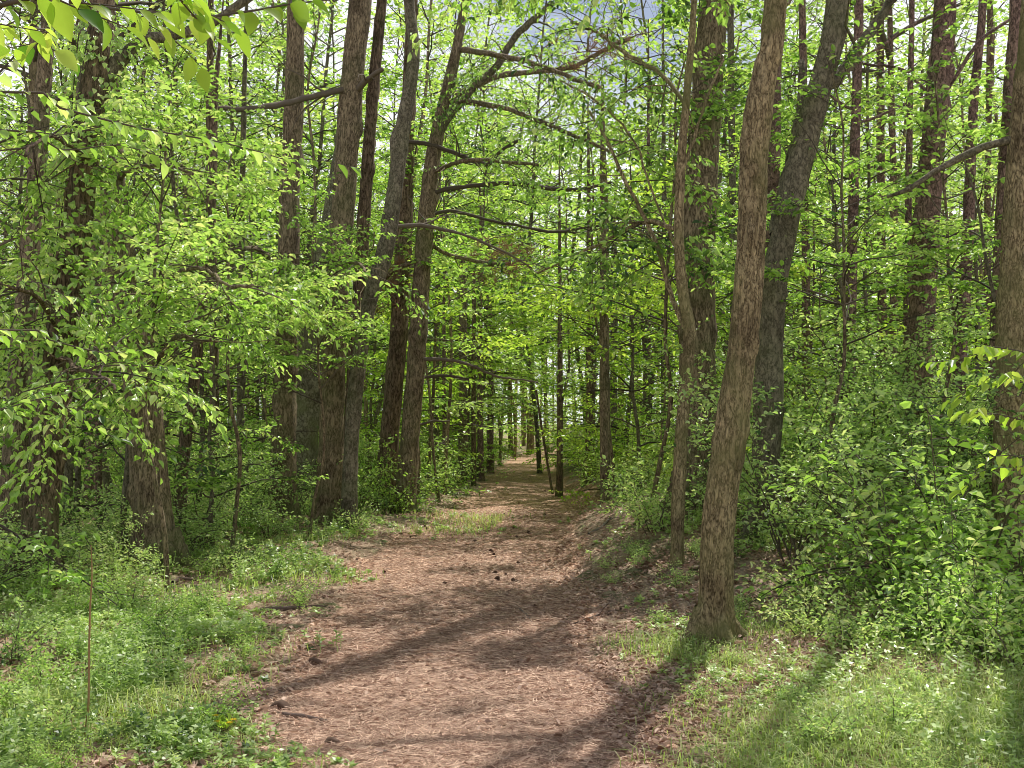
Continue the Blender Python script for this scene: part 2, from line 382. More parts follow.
def trunk_geo(g, line, sides=14, ridge=.035, flare=.45, seed=0, z0=None, mat=0):
    """line: rows x,y,z,r.  Ridged, slightly uneven bark surface with a root flare"""
    n = len(line); pts = line[:, :3]; rad = line[:, 3]
    t = unit(np.gradient(pts, axis=0)); a = unit(np.cross(t, (0., 1., 0))); b = np.cross(t, a)
    th = np.arange(sides) * 2 * math.pi / sides
    z0 = pts[0, 2] if z0 is None else z0
    v = np.zeros((n, sides, 3)); r0 = rad.max()
    lob = [1.4 * noise.noise((math.cos(x) * 1.9 + seed, math.sin(x) * 1.9, 3.3)) for x in th]
    for i in range(n):
        hgt = pts[i, 2] - z0; fl = math.exp(-max(0, hgt) / (r0 * 1.0 + .07))
        for j in range(sides):
            c, s = math.cos(th[j]), math.sin(th[j])
            nz = noise.noise((c * 3.2 + seed * 7, s * 3.2, pts[i, 2] * .9)) * 1.2 + noise.noise((c * 9 + seed, s * 9, pts[i, 2] * 2.1)) * .9 + (.5 - abs(noise.noise((c * 15 + seed, s * 15, pts[i, 2] * 3.5))) * 2.2) * .7
            lump = noise.noise((c * .8 + seed, s * .8, pts[i, 2] * 1.6 + 9)) * .12 + max(0, noise.noise((c * 1.7 + seed, s * 1.7, pts[i, 2] * 3.1 + 4)) - .42) * .9
            k = rad[i] * (1 + ridge * nz + lump + fl * (flare + 1.0 * flare * lob[j]))
            v[i, j] = pts[i] + k * (c * a[i] + s * b[i])
    i = np.arange(n - 1)[:, None] * sides; j = np.arange(sides)[None]; k = (j + 1) % sides
    q = np.stack([i + j, i + k, i + sides + k, i + sides + j], -1).reshape(-1, 4)
    g.add(v.reshape(-1, 3), q, mat)

def wavy_trunk(rng, H, r, bend=.04, n=9, lean=0.0):
    z = np.linspace(-.15, H, n); x = np.cumsum(rng.normal(0, bend, n)) * H / n; y = np.cumsum(rng.normal(0, bend, n)) * H / n
    x -= x[0]; y -= y[0]; x += lean * z
    return np.stack([x, y, z, r * (1 - .75 * np.clip(z / H, 0, 1)) + .003], 1)

def understory(seed, H=6, r=.045, base=.18, limbs=26, spread=2.0, leafL=.075, gap=.055, fine=1, keep=1, mat='leaf', bark='bark_grey', sub=True, stems=1):
    rng = np.random.default_rng(seed)
    gt, gc = Geo(), Geo(); acc = ([], [])
    for s in range(stems):
        ln = smooth_line(wavy_trunk(rng, H * (1 - .15 * s), r * (1 - .2 * s), .09, 9, rng.normal(0, .10) if stems > 1 else rng.normal(0, .03)), .25)
        trunk_geo(gt, ln, 9, .03, .35, seed)
        nl = limbs // stems
        for k in range(nl):
            t = base + (1 - base) * (k + rng.random()) / nl; i = min(len(ln) - 1, int(t * len(ln)))
            az = k * 2.4 + rng.normal(0, .5); el = R(8 + 50 * t * t) + rng.normal(0, .14)
            L = spread * (1.05 - .72 * max(0, t - base) / (1 - base)) * (.65 + .5 * rng.random())
            d = (math.cos(az) * math.cos(el), math.sin(az) * math.cos(el), math.sin(el))
            spray(rng, gc, acc, ln[i, :3], d, L, min(.018, ln[i, 3] * .6), .17 if sub else .2, gap, sub)
    flush(rng, gc, acc, leafL, .55, fine, keep=keep, cl=(.9, -.04 if fine else -.06 if H > 12 else .07), ph=seed * 3.)
    return [('trunk', gt.mesh('trunk', [M[bark]], True)), ('crown', gc.mesh('crown', [M['twig'], M[mat]], 'wood'))]

def canopy_crown(seed, z0, H, rad, n=26, leafL=.11, keep=1., mat='leaf_far', r0=.07):
    """upper crown of a tall broadleaf tree, round a leader from z0 to z0+H (object origin = trunk foot axis)"""
    rng = np.random.default_rng(seed); g = Geo(); acc = ([], [])
    for k in range(n):
        t = (k + rng.random()) / n; az = k * 2.4 + rng.normal(0, .4); el = R(15 + 50 * t) + rng.normal(0, .15)
        L = rad * (1.1 - .6 * t) * (.7 + .5 * rng.random())
        p0 = np.array((0, 0, z0 + H * .85 * t)); d = np.array((math.cos(az) * math.cos(el), math.sin(az) * math.cos(el), math.sin(el)))
        ln = limb_line(rng, p0, d, L, 6, .02, .12); tube(g, ln, np.linspace(r0 * (1 - .6 * t), .01, 6), 5, 0, .5, False)
        for s in range(5):
            tt = .3 + .7 * s / 4.; q = np.array([np.interp(tt, np.linspace(0, 1, 6), ln[:, c]) for c in range(3)])
            a2 = az + rng.normal(0, 1.0); e2 = rng.normal(.15, .35)
            spray(rng, g, acc, q, (math.cos(a2) * math.cos(e2), math.sin(a2) * math.cos(e2), math.sin(e2)), L * .42 * (.7 + .6 * rng.random()), .012, .26, .085, False, wood=0, sides=3)
    flush(rng, g, acc, leafL, .6, 0, tilt=.5, keep=min(1, keep * 1.7), cl=(.8, .13), ph=seed)
    return g.mesh('crown', [M['twig'], M[mat]], 'wood')

def bare_branches(rng, ln, z0, z1, n, L0, r=.016, mat=0):
    """dead, leafless pine limbs with a few side twigs: one mesh each"""
    out = []
    for k in range(n):
        g = Geo()
        z = z0 + (z1 - z0) * (k + rng.random()) / n
        p = np.array([np.interp(z, ln[:, 2], ln[:, c]) for c in range(3)])
        az = rng.random() * 6.28; el = rng.normal(.05, .18); L = L0 * (.35 + .8 * rng.random())
        b = limb_line(rng, p, (math.cos(az) * math.cos(el), math.sin(az) * math.cos(el), math.sin(el)), L, 6, .02, .11)
        tube(g, b, np.linspace(r, r * .3, 6), 5, mat, rng.random(), False)
        for s in range(rng.integers(2, 6)):
            i = rng.integers(1, 5); a2 = az + rng.choice([-1, 1]) * (.5 + .5 * rng.random()); e2 = el + rng.normal(0, .3)
            c = limb_line(rng, b[i], (math.cos(a2) * math.cos(e2), math.sin(a2) * math.cos(e2), math.sin(e2)), L * (.2 + .3 * rng.random()), 4, -.02, .15)
            tube(g, c, np.linspace(r * .4, .002, 4), 3, mat, rng.random(), False)
        out.append(('dead_branch', g.mesh('dead_branch', [M['twig']], True)))
    return out

def needle_tufts(rng, g, pts, n=16, L=.13, W=.005, mat=1):
    pts = np.repeat(np.asarray(pts), n, 0); m = len(pts)
    d = rng.normal(0, 1, (m, 3)) + np.array((0, 0, .35)); d = unit(d)
    leaves(g, pts, d, rng.normal(0, 1, (m, 3)), L * (.7 + .5 * rng.random(m)), W * 2, mat, np.clip(rng.normal(.5, .2, m), 0, 1), 0)

def pine(seed, H=18, r=.15, cb=.55, limbs=30, spread=2.4, dead=14, tufts=9, bark='bark_pine'):
    rng = np.random.default_rng(seed); gt, gc = Geo(), Geo()
    ln = smooth_line(wavy_trunk(rng, H, r, .018, 9), .5); trunk_geo(gt, ln, 10, .05, .25, seed)
    db = bare_branches(rng, ln, 2.0, H * cb, dead, 1.7)
    for k in range(limbs):
        t = cb + (1 - cb) * (k + rng.random()) / limbs; p = np.array([np.interp(t * H, ln[:, 2], ln[:, c]) for c in range(3)])
        az = k * 2.4; el = rng.normal(.12, .15) + .5 * max(0, t - .8); L = spread * (1.25 - 1.0 * (t - cb) / (1 - cb)) * (.7 + .4 * rng.random())
        b = limb_line(rng, p, (math.cos(az) * math.cos(el), math.sin(az) * math.cos(el), math.sin(el)), L, 6, .02, .08)
        tube(gc, b, np.linspace(.03, .006, 6), 4, 0, .5, False)
        tp = []
        for s in range(tufts):
            i = 2 + rng.random() * 3; q = np.array([np.interp(i, range(6), b[:, c]) for c in range(3)])
            e = q + rng.normal(0, .28, 3) * np.array((1, 1, .5)) + unit(b[-1] - b[0]) * .25
            tube(gc, np.array([q, e]), [.006, .003], 3, 0, .5, False); tp += [e, (e + q) / 2]
        needle_tufts(rng, gc, tp, 11)
    return [('trunk', gt.mesh('trunk', [M[bark]], True)), *db, ('crown', gc.mesh('crown', [M['twig'], M['needle_green']], 'wood'))]

def shrub(seed, H=1.8, stems=16, spread=1.0, leafL=.032, fine=1, gap=.028, mat='leaf_gloss', arch=-.16, wr=.55, keep=1., lean=.6):
    rng = np.random.default_rng(seed); gs, gf = Geo(), Geo(); acc = ([], [])
    for k in range(stems):
        az = k * 2.4 + rng.normal(0, .4); out = lean * (.25 + .9 * rng.random())
        L = H * (.65 + .5 * rng.random())
        b = limb_line(rng, (rng.normal(0, .06), rng.normal(0, .06), -.05), (math.cos(az) * out * spread, math.sin(az) * out * spread, 1), L, 9, arch, .07)
        tube(gs, b, np.linspace(.009, .002, 9), 5, 0, rng.random(), False)
        for s in range(int(L / .09)):
            t = .15 + .85 * (s + rng.random()) / int(L / .09); q = np.array([np.interp(t * 8, range(9), b[:, c]) for c in range(3)])
            a2 = rng.random() * 6.28; e2 = rng.normal(.25, .35); tl = .12 + .32 * rng.random()
            tw = limb_line(rng, q, (math.cos(a2) * math.cos(e2), math.sin(a2) * math.cos(e2), math.sin(e2)), tl, 4, -.06, .15)
            tube(gf, tw, [.003, .0025, .002, .001], 3, 0, rng.random(), False); seat_line(rng, acc, tw, gap)
            for u in range(2):
                e = tw[rng.integers(1, 3)]; seat_line(rng, acc, np.array([e, e + unit(rng.normal(0, 1, 3) + (0, 0, .3)) * tl * .45]), gap)
    flush(rng, gf, acc, leafL, wr, fine, tilt=.6, keep=keep, lv=.3)
    return [('stem_clump', gs.mesh('stem_clump', [M['twig']], True)), ('foliage', gf.mesh('foliage', [M['twig'], M[mat]], 'wood'))]

# ------------------------------------------------------------------ prototypes
UN = [understory(11, 6.2, .05, .16, 26, 2.1, .078, .055), understory(12, 5.4, .04, .12, 24, 1.9, .07, .05, mat='leaf'),
      understory(13, 7.0, .055, .34, 24, 2.2, .08, .055, mat='leaf', stems=2)]
UV = understory(19, 6.6, .03, .38, 28, 2.5, .078, .05, mat='leaf_yel', bark='bark_brown')
UL = understory(18, 5.0, .03, .06, 30, 2.3, .085, .065, 1, mat='leaf_yel', bark='bark_far')
UY = understory(17, 5.6, .04, .2, 20, 2.0, .075, .06, mat='leaf_yel')
UH = understory(14, 6.5, .032, .42, 24, 2.2, .08, .048, bark='bark_brown')                     # high skirt
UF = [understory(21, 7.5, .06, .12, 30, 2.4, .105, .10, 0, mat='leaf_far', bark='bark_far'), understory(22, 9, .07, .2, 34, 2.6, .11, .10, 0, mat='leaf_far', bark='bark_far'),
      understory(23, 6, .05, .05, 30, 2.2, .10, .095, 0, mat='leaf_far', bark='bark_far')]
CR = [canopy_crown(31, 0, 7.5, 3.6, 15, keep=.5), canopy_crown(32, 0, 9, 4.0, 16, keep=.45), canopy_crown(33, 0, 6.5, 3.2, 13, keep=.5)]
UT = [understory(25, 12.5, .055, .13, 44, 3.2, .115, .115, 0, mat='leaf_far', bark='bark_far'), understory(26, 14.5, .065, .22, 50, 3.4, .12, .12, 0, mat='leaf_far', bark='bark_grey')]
for _n, _c in (('CR', CR), ('UT', [u[1][1] for u in UT]), ('UN', [u[1][1] for u in UN])): print('LEAVES', _n, [len(c.polygons) for c in _c])
PN = [pine(41), pine(42, 16, .12, .5, 26, 2.1), pine(43, 19, .17, .6, 30, 2.6, 15)]
SH = [shrub(51, 1.9, 13, 1.0, .048, keep=.62), shrub(52, 1.3, 12, 1.2, .044, keep=.68), shrub(53, 2.5, 15, 1.1, .052, lean=.75, keep=.58)]
SL = [shrub(54, .9, 9, 1.0, .06, gap=.055, mat='leaf_gloss', wr=.5), shrub(55, 1.5, 10, 1.0, .068, gap=.06, mat='leaf', wr=.5, keep=.8)]
SF = [shrub(56, 1.6, 14, 1.2, .065, 0, .07, mat='leaf_far')]

def tall_trunk(seed, H, r, bark):
    rng = np.random.default_rng(seed); g = Geo()
    ln = smooth_line(wavy_trunk(rng, H, r, .022, 9), .5); trunk_geo(g, ln, 10, .04, .35, seed)
    return [('trunk', g.mesh('trunk', [M[bark]], True))] + bare_branches(rng, ln, 2.5, H * .75, 7, 1.6), ln
TT = []
for sd, H, r, bk in ((61, 15, .10, 'bark_far'), (62, 17, .14, 'bark_far'), (63, 13, .065, 'bark_far'), (64, 16, .10, 'bark_pine')):
    TT.append(tall_trunk(sd, H, r, bk))

# ------------------------------------------------------------------ hero trees (traced in the photo, standing at their own depth)
HERO = []
def hero(name, label, Y, pts, bark, crown=None, H=13, sides=22, ridge=.04, flare=.4, seed=1, group=None, branches=(), step=.12, cat='tree'):
    """pts: (px, py, width px) from the foot upwards; the foot is dropped to the ground"""
    rows = []
    for i, (px, py, w) in enumerate(pts):
        q = at(px, py, Y); rows.append([*q, w / 2 / F * Y])
    x0 = rows[0][0]; zg = float(ground(x0, Y)); foot = np.array((x0, Y, zg))
    rows = [r for k, r in enumerate(rows) if k == 0 or r[2] > zg + .3]
    rows[0][2] = zg - .2
    top = rows[-1]; prev = rows[-2]
    if H > top[2] + 1 and H > 0:
        dz = top[2] - prev[2]; sx = np.clip((top[0] - prev[0]) / dz, -.12, .12)
        for k in (1, 2, 3):
            z = top[2] + (H - top[2]) * k / 3
            rows.append([top[0] + sx * (z - top[2]) * .6, Y + .1 * k, z, top[3] * (1 - .28 * k)])
    ln = smooth_line(rows, step)
    t = thing(name, foot, label, cat, group)
    loc = ln.copy(); loc[:, :3] -= foot
    g = Geo(); trunk_geo(g, loc, sides, ridge, flare, seed, 0.0)
    ob('trunk', g.mesh('trunk', [M[bark]], True), t)
    if crown is not None:
        k, base_z = crown
        i = int(np.argmin(abs(ln[:, 2] - base_z)))
        c = ob('crown', CR[k], t, [float(a) for a in (ln[i, :3] - foot)]); c.rotation_euler = (0, 0, seed * 1.3)
    rng = np.random.default_rng(seed + 900)
    if sides >= 24 and Y < 16:
        r0 = ln[0, 3]
        for k in range(5):
            a = k * 1.257 + rng.normal(0, .25); L = r0 * 2.2 + .25 * rng.random(); rt = []
            for q, (u, w) in enumerate(((.55, .55), (1.15, .42), (1.7, .26), (2.3, .13), (2.9, .05))):
                rad_ = r0 * .55 + L * (u - .55) / 2.35 * 1.0; aa = a + .16 * q * math.sin(k * 2.1); px_, py_ = rad_ * math.cos(aa), rad_ * math.sin(aa)
                zz = float(ground(foot[0] + px_, foot[1] + py_)) - foot[2]
                rt.append([px_, py_, zz + (.30 * r0 / .17 if q == 0 else .07 if q == 1 else .0) - .02 * (q > 2), w * r0])
            rl = smooth_line(rt, .03); gr = Geo(); tube(gr, rl[:, :3], np.maximum(.004, rl[:, 3] * (1 + rng.normal(0, .05, len(rl)))), 12, 0)
            ob('root', gr.mesh('root', [M[bark]], True), t)
    for bp in branches:
        poly, kind = bp[0], bp[1]
        dY = bp[2] if len(bp) > 2 else 0
        n = len(poly); rr = []
        for i, (px, py, w) in enumerate(poly):
            yy = Y + dY * i / (n - 1); rr.append([*(at(px, py, yy) - foot), w / 2 / F * yy * (.75 if kind in ('dead', 'pale') else 1)])
        bl = smooth_line(rr, .12)
        kk = np.repeat(rng.normal(0, .022, (len(bl) // 4 + 2, 3)), 4, 0)[:len(bl)]; kk = (kk + np.roll(kk, 2, 0) + np.roll(kk, 4, 0)) / 2; kk[0] = 0; bl[:, :3] += kk + rng.normal(0, .004, (len(bl), 3))
        bl[1:-1, 3] *= 1 + rng.normal(0, .07, len(bl) - 2)
        g = Geo(); tube(g, bl[:, :3], np.maximum(.003, bl[:, 3]), 8, 0)
        if True:
            for s in range(int(len(bl) / (3 if kind in ('dead', 'leafy', 'brown', 'pale') else 6))):
                i = rng.integers(3, len(bl)); ax = unit(bl[-1, :3] - bl[0, :3])
                d = ax * .6 + rng.normal(0, .6, 3) * np.array((1, .7, .7)); tw = limb_line(rng, bl[i, :3], d, .25 + .9 * rng.random(), 6, -.02, .22)
                tube(g, tw, np.linspace(max(.004, bl[i, 3] * .4), .002, 6), 4, 0, .5, False)
        mats = [M['bark_grey'] if kind == 'limb' else M['twig'] if kind == 'dead' and seed == 24 else M['deadwood_dark'] if kind == 'pale' else M[bark]]
        b = ob('branch', g.mesh('branch', mats, True), t)
        if kind == 'brown':
            gn = Geo(); tp = [bl[rng.integers(len(bl) // 2, len(bl)), :3] + rng.normal(0, .25, 3) for _ in range(60)]
            needle_tufts(rng, gn, tp, 22, .16, .006, 0); ob('dead_needles', gn.mesh('dead_needles', [M['needle_dead']]), b)
        if kind in ('leafy', 'dense'):
            gl = Geo(); acc = ([], []); ns = 10 if kind == 'leafy' else 15  # dense boughs are added overhead for the dappled shade they cast
            for s in range(ns):
                i = int(len(bl) * (.25 + .75 * s / ns)); az = rng.random() * 6.28
                spray(rng, gl, acc, bl[i, :3], (math.cos(az), math.sin(az) * .7, rng.normal(.05, .38)), .75 + .7 * rng.random(), .008, .17 if kind == 'leafy' else .13, .06 if kind == 'leafy' else .045, droop=-.14)
            flush(rng, gl, acc, .066 if kind == 'leafy' else .085, tilt=.6, droop=-.45, lv=.42, cl=None if kind == 'leafy' else (1.2, .02), ph=seed); ob('foliage', gl.mesh('foliage', [M['twig'], M['leaf']], 'wood'), b)
    HERO.append((x0, Y)); return t

hero('oak_tree', 'nearest tree right of the path, warm brown ridged trunk leaning slightly right with flared foot', 7.6,
     [(712, 640, 33), (714, 600, 32), (720, 510, 31), (729, 440, 31), (744, 330, 29), (750, 256, 27), (756, 133, 27), (765, 70, 24), (776, 0, 22)],
     'bark_warm', (0, 10), 15, 72, .085, .45, 3, step=.035,
     branches=[
               ([(777, 10, 5), (800, -20, 4), (830, -30, 3)], 'dead', .4)])
hero('oak_tree', 'thick grey brown straight trunk just behind the thin crooked sapling right of the path', 13.5,
     [(697, 510, 40), (699, 430, 37), (697, 340, 35), (697, 256, 34), (704, 133, 31), (713, 0, 28)], 'bark_brown', None, 18, 30, .06, .5, 4,
     branches=[([(713, 0, 7), (650, -40, 6), (570, -60, 5), (490, -60, 3)], 'dense', -1.0), ([(714, -30, 7), (770, -70, 5), (850, -90, 3)], 'dense', -.8)])  # dense boughs above the view, added to dapple the path with shade
hero('sapling_tree', 'thin crooked pale brown sapling at the foot of the right bank', 10.6,
     [(677, 562, 13), (679, 480, 13), (684, 400, 12), (690, 335, 12), (682, 290, 11), (679, 230, 10), (682, 150, 9), (690, 60, 7), (694, 0, 6)], 'bark_warm', None, 7.5, 14, .03, .2, 5,
     branches=[([(688, 330, 6), (665, 270, 5), (640, 200, 4), (590, 110, 3)], 'leafy', .8), ([(682, 260, 4), (655, 190, 3), (628, 130, 3), (560, 80, 2)], 'dead', 1.2),
               ([(680, 180, 5), (700, 110, 4), (725, 60, 3)], 'dead', .5),
               ([(679, 230, 5), (640, 225, 4), (590, 245, 3), (540, 275, 2)], 'leafy', 1.8), ([(686, 110, 5), (640, 60, 4), (570, 20, 3)], 'leafy', 1.5), ([(694, -20, 5), (640, -60, 4), (560, -75, 4), (480, -60, 3)], 'dense', .2)])  # last bough, the dense one, is added overhead to shade the near path
hero('maple_tree', 'big grey leaning trunk forking high up, behind the nearest right hand tree', 11.5,
     [(762, 500, 29), (768, 400, 28), (772, 300, 27), (782, 240, 26), (793, 190, 25), (806, 140, 24), (819, 90, 24), (838, 0, 23)], 'bark_grey', (2, 10.5), 15, 24, .03, .3, 6,
     branches=[([(838, -20, 7), (780, -60, 6), (700, -80, 5), (620, -75, 3)], 'dense', -.3), ([(826, 85, 14), (850, 58, 12), (872, 30, 11), (890, -10, 10)], 'limb', .3), ([(776, 235, 14), (781, 190, 13), (797, 130, 10), (803, 60, 7)], 'limb', .6)])  # high crown and dense bough added overhead to break up sun on the path
hero('pine_tree', 'dark straight pine trunk seen between the nearest right tree and the leaning grey trunk', 15,
     [(768, 470, 18), (770, 330, 15), (773, 200, 13), (776, 0, 12)], 'bark_pine', None, 17, 12, .04, .2, 7)
hero('pine_tree', 'thick reddish purple pine trunk rising behind the shrubs on the right hillside', 13.5,
     [(915, 430, 27), (919, 380, 26), (925, 256, 25), (934, 130, 23), (945, 0, 21)], 'bark_pine', None, 18, 20, .07, .2, 8,
     branches=[([(930, 95, 5), (900, 70, 4), (860, 62, 3)], 'dead', .6), ([(922, 290, 5), (960, 262, 4), (990, 240, 3)], 'dead', -.5), ([(936, 110, 6), (975, 50, 5), (1010, 20, 4)], 'dead', .3)])
hero('pine_tree', 'slender reddish pine trunk left of the right edge tree, beside a bare bank', 16,
     [(953, 455, 13), (958, 400, 12), (967, 256, 11), (974, 100, 9), (983, 0, 8)], 'bark_pine', None, 17, 12, .05, .2, 9)
hero('oak_tree', 'large mossy trunk at the right edge of the view with a grey limb reaching left', 9.6,
     [(1006, 452, 31), (1010, 400, 30), (1014, 300, 29), (1019, 200, 28), (1028, 90, 27), (1036, 0, 25)], 'bark_warm', None, 16, 40, .07, .35, 10,
     branches=[([(1016, 139, 9), (985, 146, 8), (958, 158, 8), (930, 172, 6), (905, 190, 5), (885, 198, 3)], 'limb', .2)])
hero('pine_tree', 'narrow dark trunk close behind the right edge tree', 12,
     [(993, 450, 18), (999, 330, 17), (1005, 200, 15), (1012, 60, 13), (1016, 0, 12)], 'bark_pine', None, 17, 14, .06, .2, 11)
hero('pine_tree', 'thin pine trunk right of the leaning grey trunk, crossed by bare twigs', 17,
     [(848, 430, 12), (851, 300, 11), (855, 140, 10), (859, 0, 9)], 'bark_pine', None, 18, 12, .04, .2, 12,
     branches=[([(857, 60, 4), (885, 42, 3), (920, 20, 2)], 'dead', .5), ([(855, 110, 4), (820, 90, 3), (795, 85, 2)], 'dead', .5), ([(855, 125, 4), (890, 112, 3), (930, 95, 2)], 'dead', .5)])
hero('pine_tree', 'very thin straight pine pole between two larger pines on the right', 18,
     [(905, 430, 8), (908, 250, 7), (910, 100, 6), (912, 0, 5)], 'bark_pine', None, 16, 10, .03, .2, 13)
# left
hero('oak_tree', 'dark ivy covered trunk at far left with a heavy limb reaching right', 10,
     [(34, 590, 36), (42, 500, 31), (52, 420, 30), (62, 330, 29), (76, 230, 28), (84, 170, 26), (93, 90, 27), (100, 30, 20)], 'bark_dark', (1, 9), 14, 56, .09, .55, 14, step=.05,
     branches=[([(96, 85, 17), (118, 62, 15), (140, 42, 14), (165, 34, 12), (205, 20, 10), (250, -10, 8)], 'limb', .3), ([(62, 335, 6), (40, 300, 5), (10, 290, 3)], 'leafy', -1.8), ([(60, 350, 6), (80, 370, 4), (120, 385, 3)], 'leafy', -2.8), ([(86, 160, 6), (60, 140, 4), (20, 150, 3)], 'leafy', -2)])
hero('oak_tree', 'grey trunk at the left edge partly behind the ivy covered tree', 12,
     [(10, 560, 27), (14, 480, 25), (20, 380, 23), (28, 280, 20), (36, 190, 17), (44, 80, 15), (50, 0, 13)], 'bark_brown', (2, 8), 14, 18, .05, .4, 15)
hero('oak_tree', 'wide furrowed trunk leaning left with pale bark strips along its right side', 11.4,
     [(157, 572, 40), (151, 500, 35), (146, 440, 33), (139, 380, 31), (128, 320, 31), (118, 250, 28), (112, 170, 24), (108, 80, 20), (106, 0, 17)], 'bark_brown', (0, 8), 14, 60, .09, .5, 16, step=.05,
     branches=[([(128, 320, 7), (160, 285, 5), (205, 275, 4), (250, 285, 3)], 'leafy', -3), 
               ([(139, 380, 6), (170, 345, 5), (210, 340, 3)], 'leafy', -2.2), ([(113, 180, 6), (150, 165, 4), (190, 170, 3)], 'leafy', -1.5), ([(128, 330, 5), (110, 320, 4), (95, 322, 3)], 'dead', -1)])
hero('sapling_tree', 'small dark stem close behind the wide left leaning trunk', 14,
     [(178, 520, 15), (184, 450, 13), (193, 390, 11), (205, 280, 9), (212, 190, 9), (215, 100, 6)], 'bark_dark', None, 8, 12, .03, .2, 17)
hero('maple_tree', 'tall straight trunk standing alone left of the leaning group', 16.5,
     [(283, 512, 27), (284, 440, 24), (287, 330, 22), (290, 200, 20), (294, 100, 19), (296, 0, 17)], 'bark_brown', (1, 10), 17, 20, .03, .35, 18,
     branches=[([(284, 470, 3), (268, 430, 2), (262, 380, 2)], 'dead', -.3), ([(288, 300, 6), (310, 272, 5), (345, 262, 4), (375, 275, 3)], 'leafy', -3.5), ([(289, 280, 6), (260, 250, 5), (225, 250, 3)], 'leafy', -3.2), ([(288, 320, 5), (270, 300, 4), (240, 310, 3)], 'leafy', -2.5)])
hero('oak_tree', 'wide mottled trunk tucked behind the leaning group left of the path', 18.5,
     [(299, 508, 32), (303, 440, 30), (310, 360, 29), (320, 290, 26), (338, 200, 24), (350, 100, 20), (360, 0, 17)], 'bark_mottled', None, 16, 20, .05, .4, 19)
hero('oak_tree', 'thickest brown trunk of the leaning group left of the path', 15.8,
     [(330, 526, 26), (331, 460, 25), (334, 350, 24), (340, 250, 23), (347, 150, 24), (354, 60, 23), (360, 0, 22)], 'bark_brown', (0, 10.5), 17, 24, .04, .45, 20, step=.09,
     branches=[([(350, 92, 9), (325, 96, 8), (290, 101, 8), (262, 108, 7), (235, 112, 7), (205, 108, 5)], 'pale', -1.6),
               ([(350, 95, 9), (365, 80, 8), (381, 68, 6)], 'pale', -.6)])
hero('maple_tree', 'pale grey curved trunk bending right then upright beside the thickest leaning trunk', 15.2,
     [(349, 518, 17), (351, 450, 15), (358, 370, 15), (370, 300, 16), (384, 255, 17), (395, 190, 16), (402, 134, 15), (411, 80, 13), (414, 50, 12), (409, 0, 11)], 'bark_pale', None, 14, 20, .02, .3, 21,
     branches=[([(386, 225, 6), (412, 226, 6), (435, 229, 5), (470, 238, 4), (500, 250, 3), (530, 266, 2)], 'pale', .6)])
hero('oak_tree', 'dark slim trunk seen between the thickest trunk and the pale curved one', 19,
     [(345, 508, 15), (352, 400, 14), (362, 250, 13), (370, 130, 12), (379, 30, 11), (382, 0, 10)], 'bark_dark', None, 16, 14, .03, .3, 22)
hero('oak_tree', 'dark trunk just left of the straight trunk nearest the path', 20.5,
     [(384, 508, 22), (391, 420, 19), (399, 330, 18), (404, 230, 17), (408, 120, 14), (412, 0, 11)], 'bark_dark', (2, 11), 16, 16, .05, .35, 23)
hero('oak_tree', 'brown trunk at the left edge of the path with long dead limbs reaching over it', 19,
     [(404, 508, 21), (409, 450, 19), (417, 350, 18), (422, 270, 17), (430, 180, 16), (440, 120, 13), (452, 70, 11), (462, 20, 9), (468, -20, 8)], 'bark_brown', (1, 12), 16, 20, .04, .35, 24, step=.09,
     branches=[([(432, 150, 9), (445, 122, 9), (470, 92, 8), (500, 60, 7), (530, 22, 7), (552, 0, 6)], 'limb', -.5),
               ([(403, 141, 6), (425, 142, 6), (452, 150, 6), (488, 164, 7), (500, 152, 5), (520, 140, 4)], 'dead', -.4),
               ([(430, 196, 7), (445, 188, 6), (480, 185, 6), (520, 183, 6), (570, 190, 5), (610, 183, 4)], 'dead', -.6),
               ([(426, 214, 5), (450, 211, 5), (500, 224, 4), (560, 230, 4), (610, 224, 3)], 'dead', .8),
               ([(416, 360, 7), (440, 360, 5), (470, 366, 4), (505, 376, 3), (540, 383, 2)], 'pale', -.5),
               ([(414, 378, 4), (440, 376, 4), (470, 380, 3)], 'dead', .4),
               ([(418, 425, 3), (435, 424, 3), (450, 422, 2)], 'dead', .2),
               ([(425, 240, 5), (450, 255, 4), (490, 262, 4), (530, 262, 3)], 'brown', .9),
               ([(420, 262, 5), (400, 268, 4), (385, 280, 4), (372, 290, 3)], 'brown', .9),
               ([(455, 95, 7), (500, 75, 6), (570, 66, 5), (630, 40, 4)], 'brown', .9),
               ([(448, 100, 6), (500, 108, 5), (560, 130, 4), (610, 150, 3)], 'leafy', -2.0), ([(460, 50, 6), (520, 60, 5), (600, 90, 4)], 'leafy', -2.5), ([(430, 170, 5), (470, 160, 4), (540, 165, 3)], 'leafy', -1.5)])
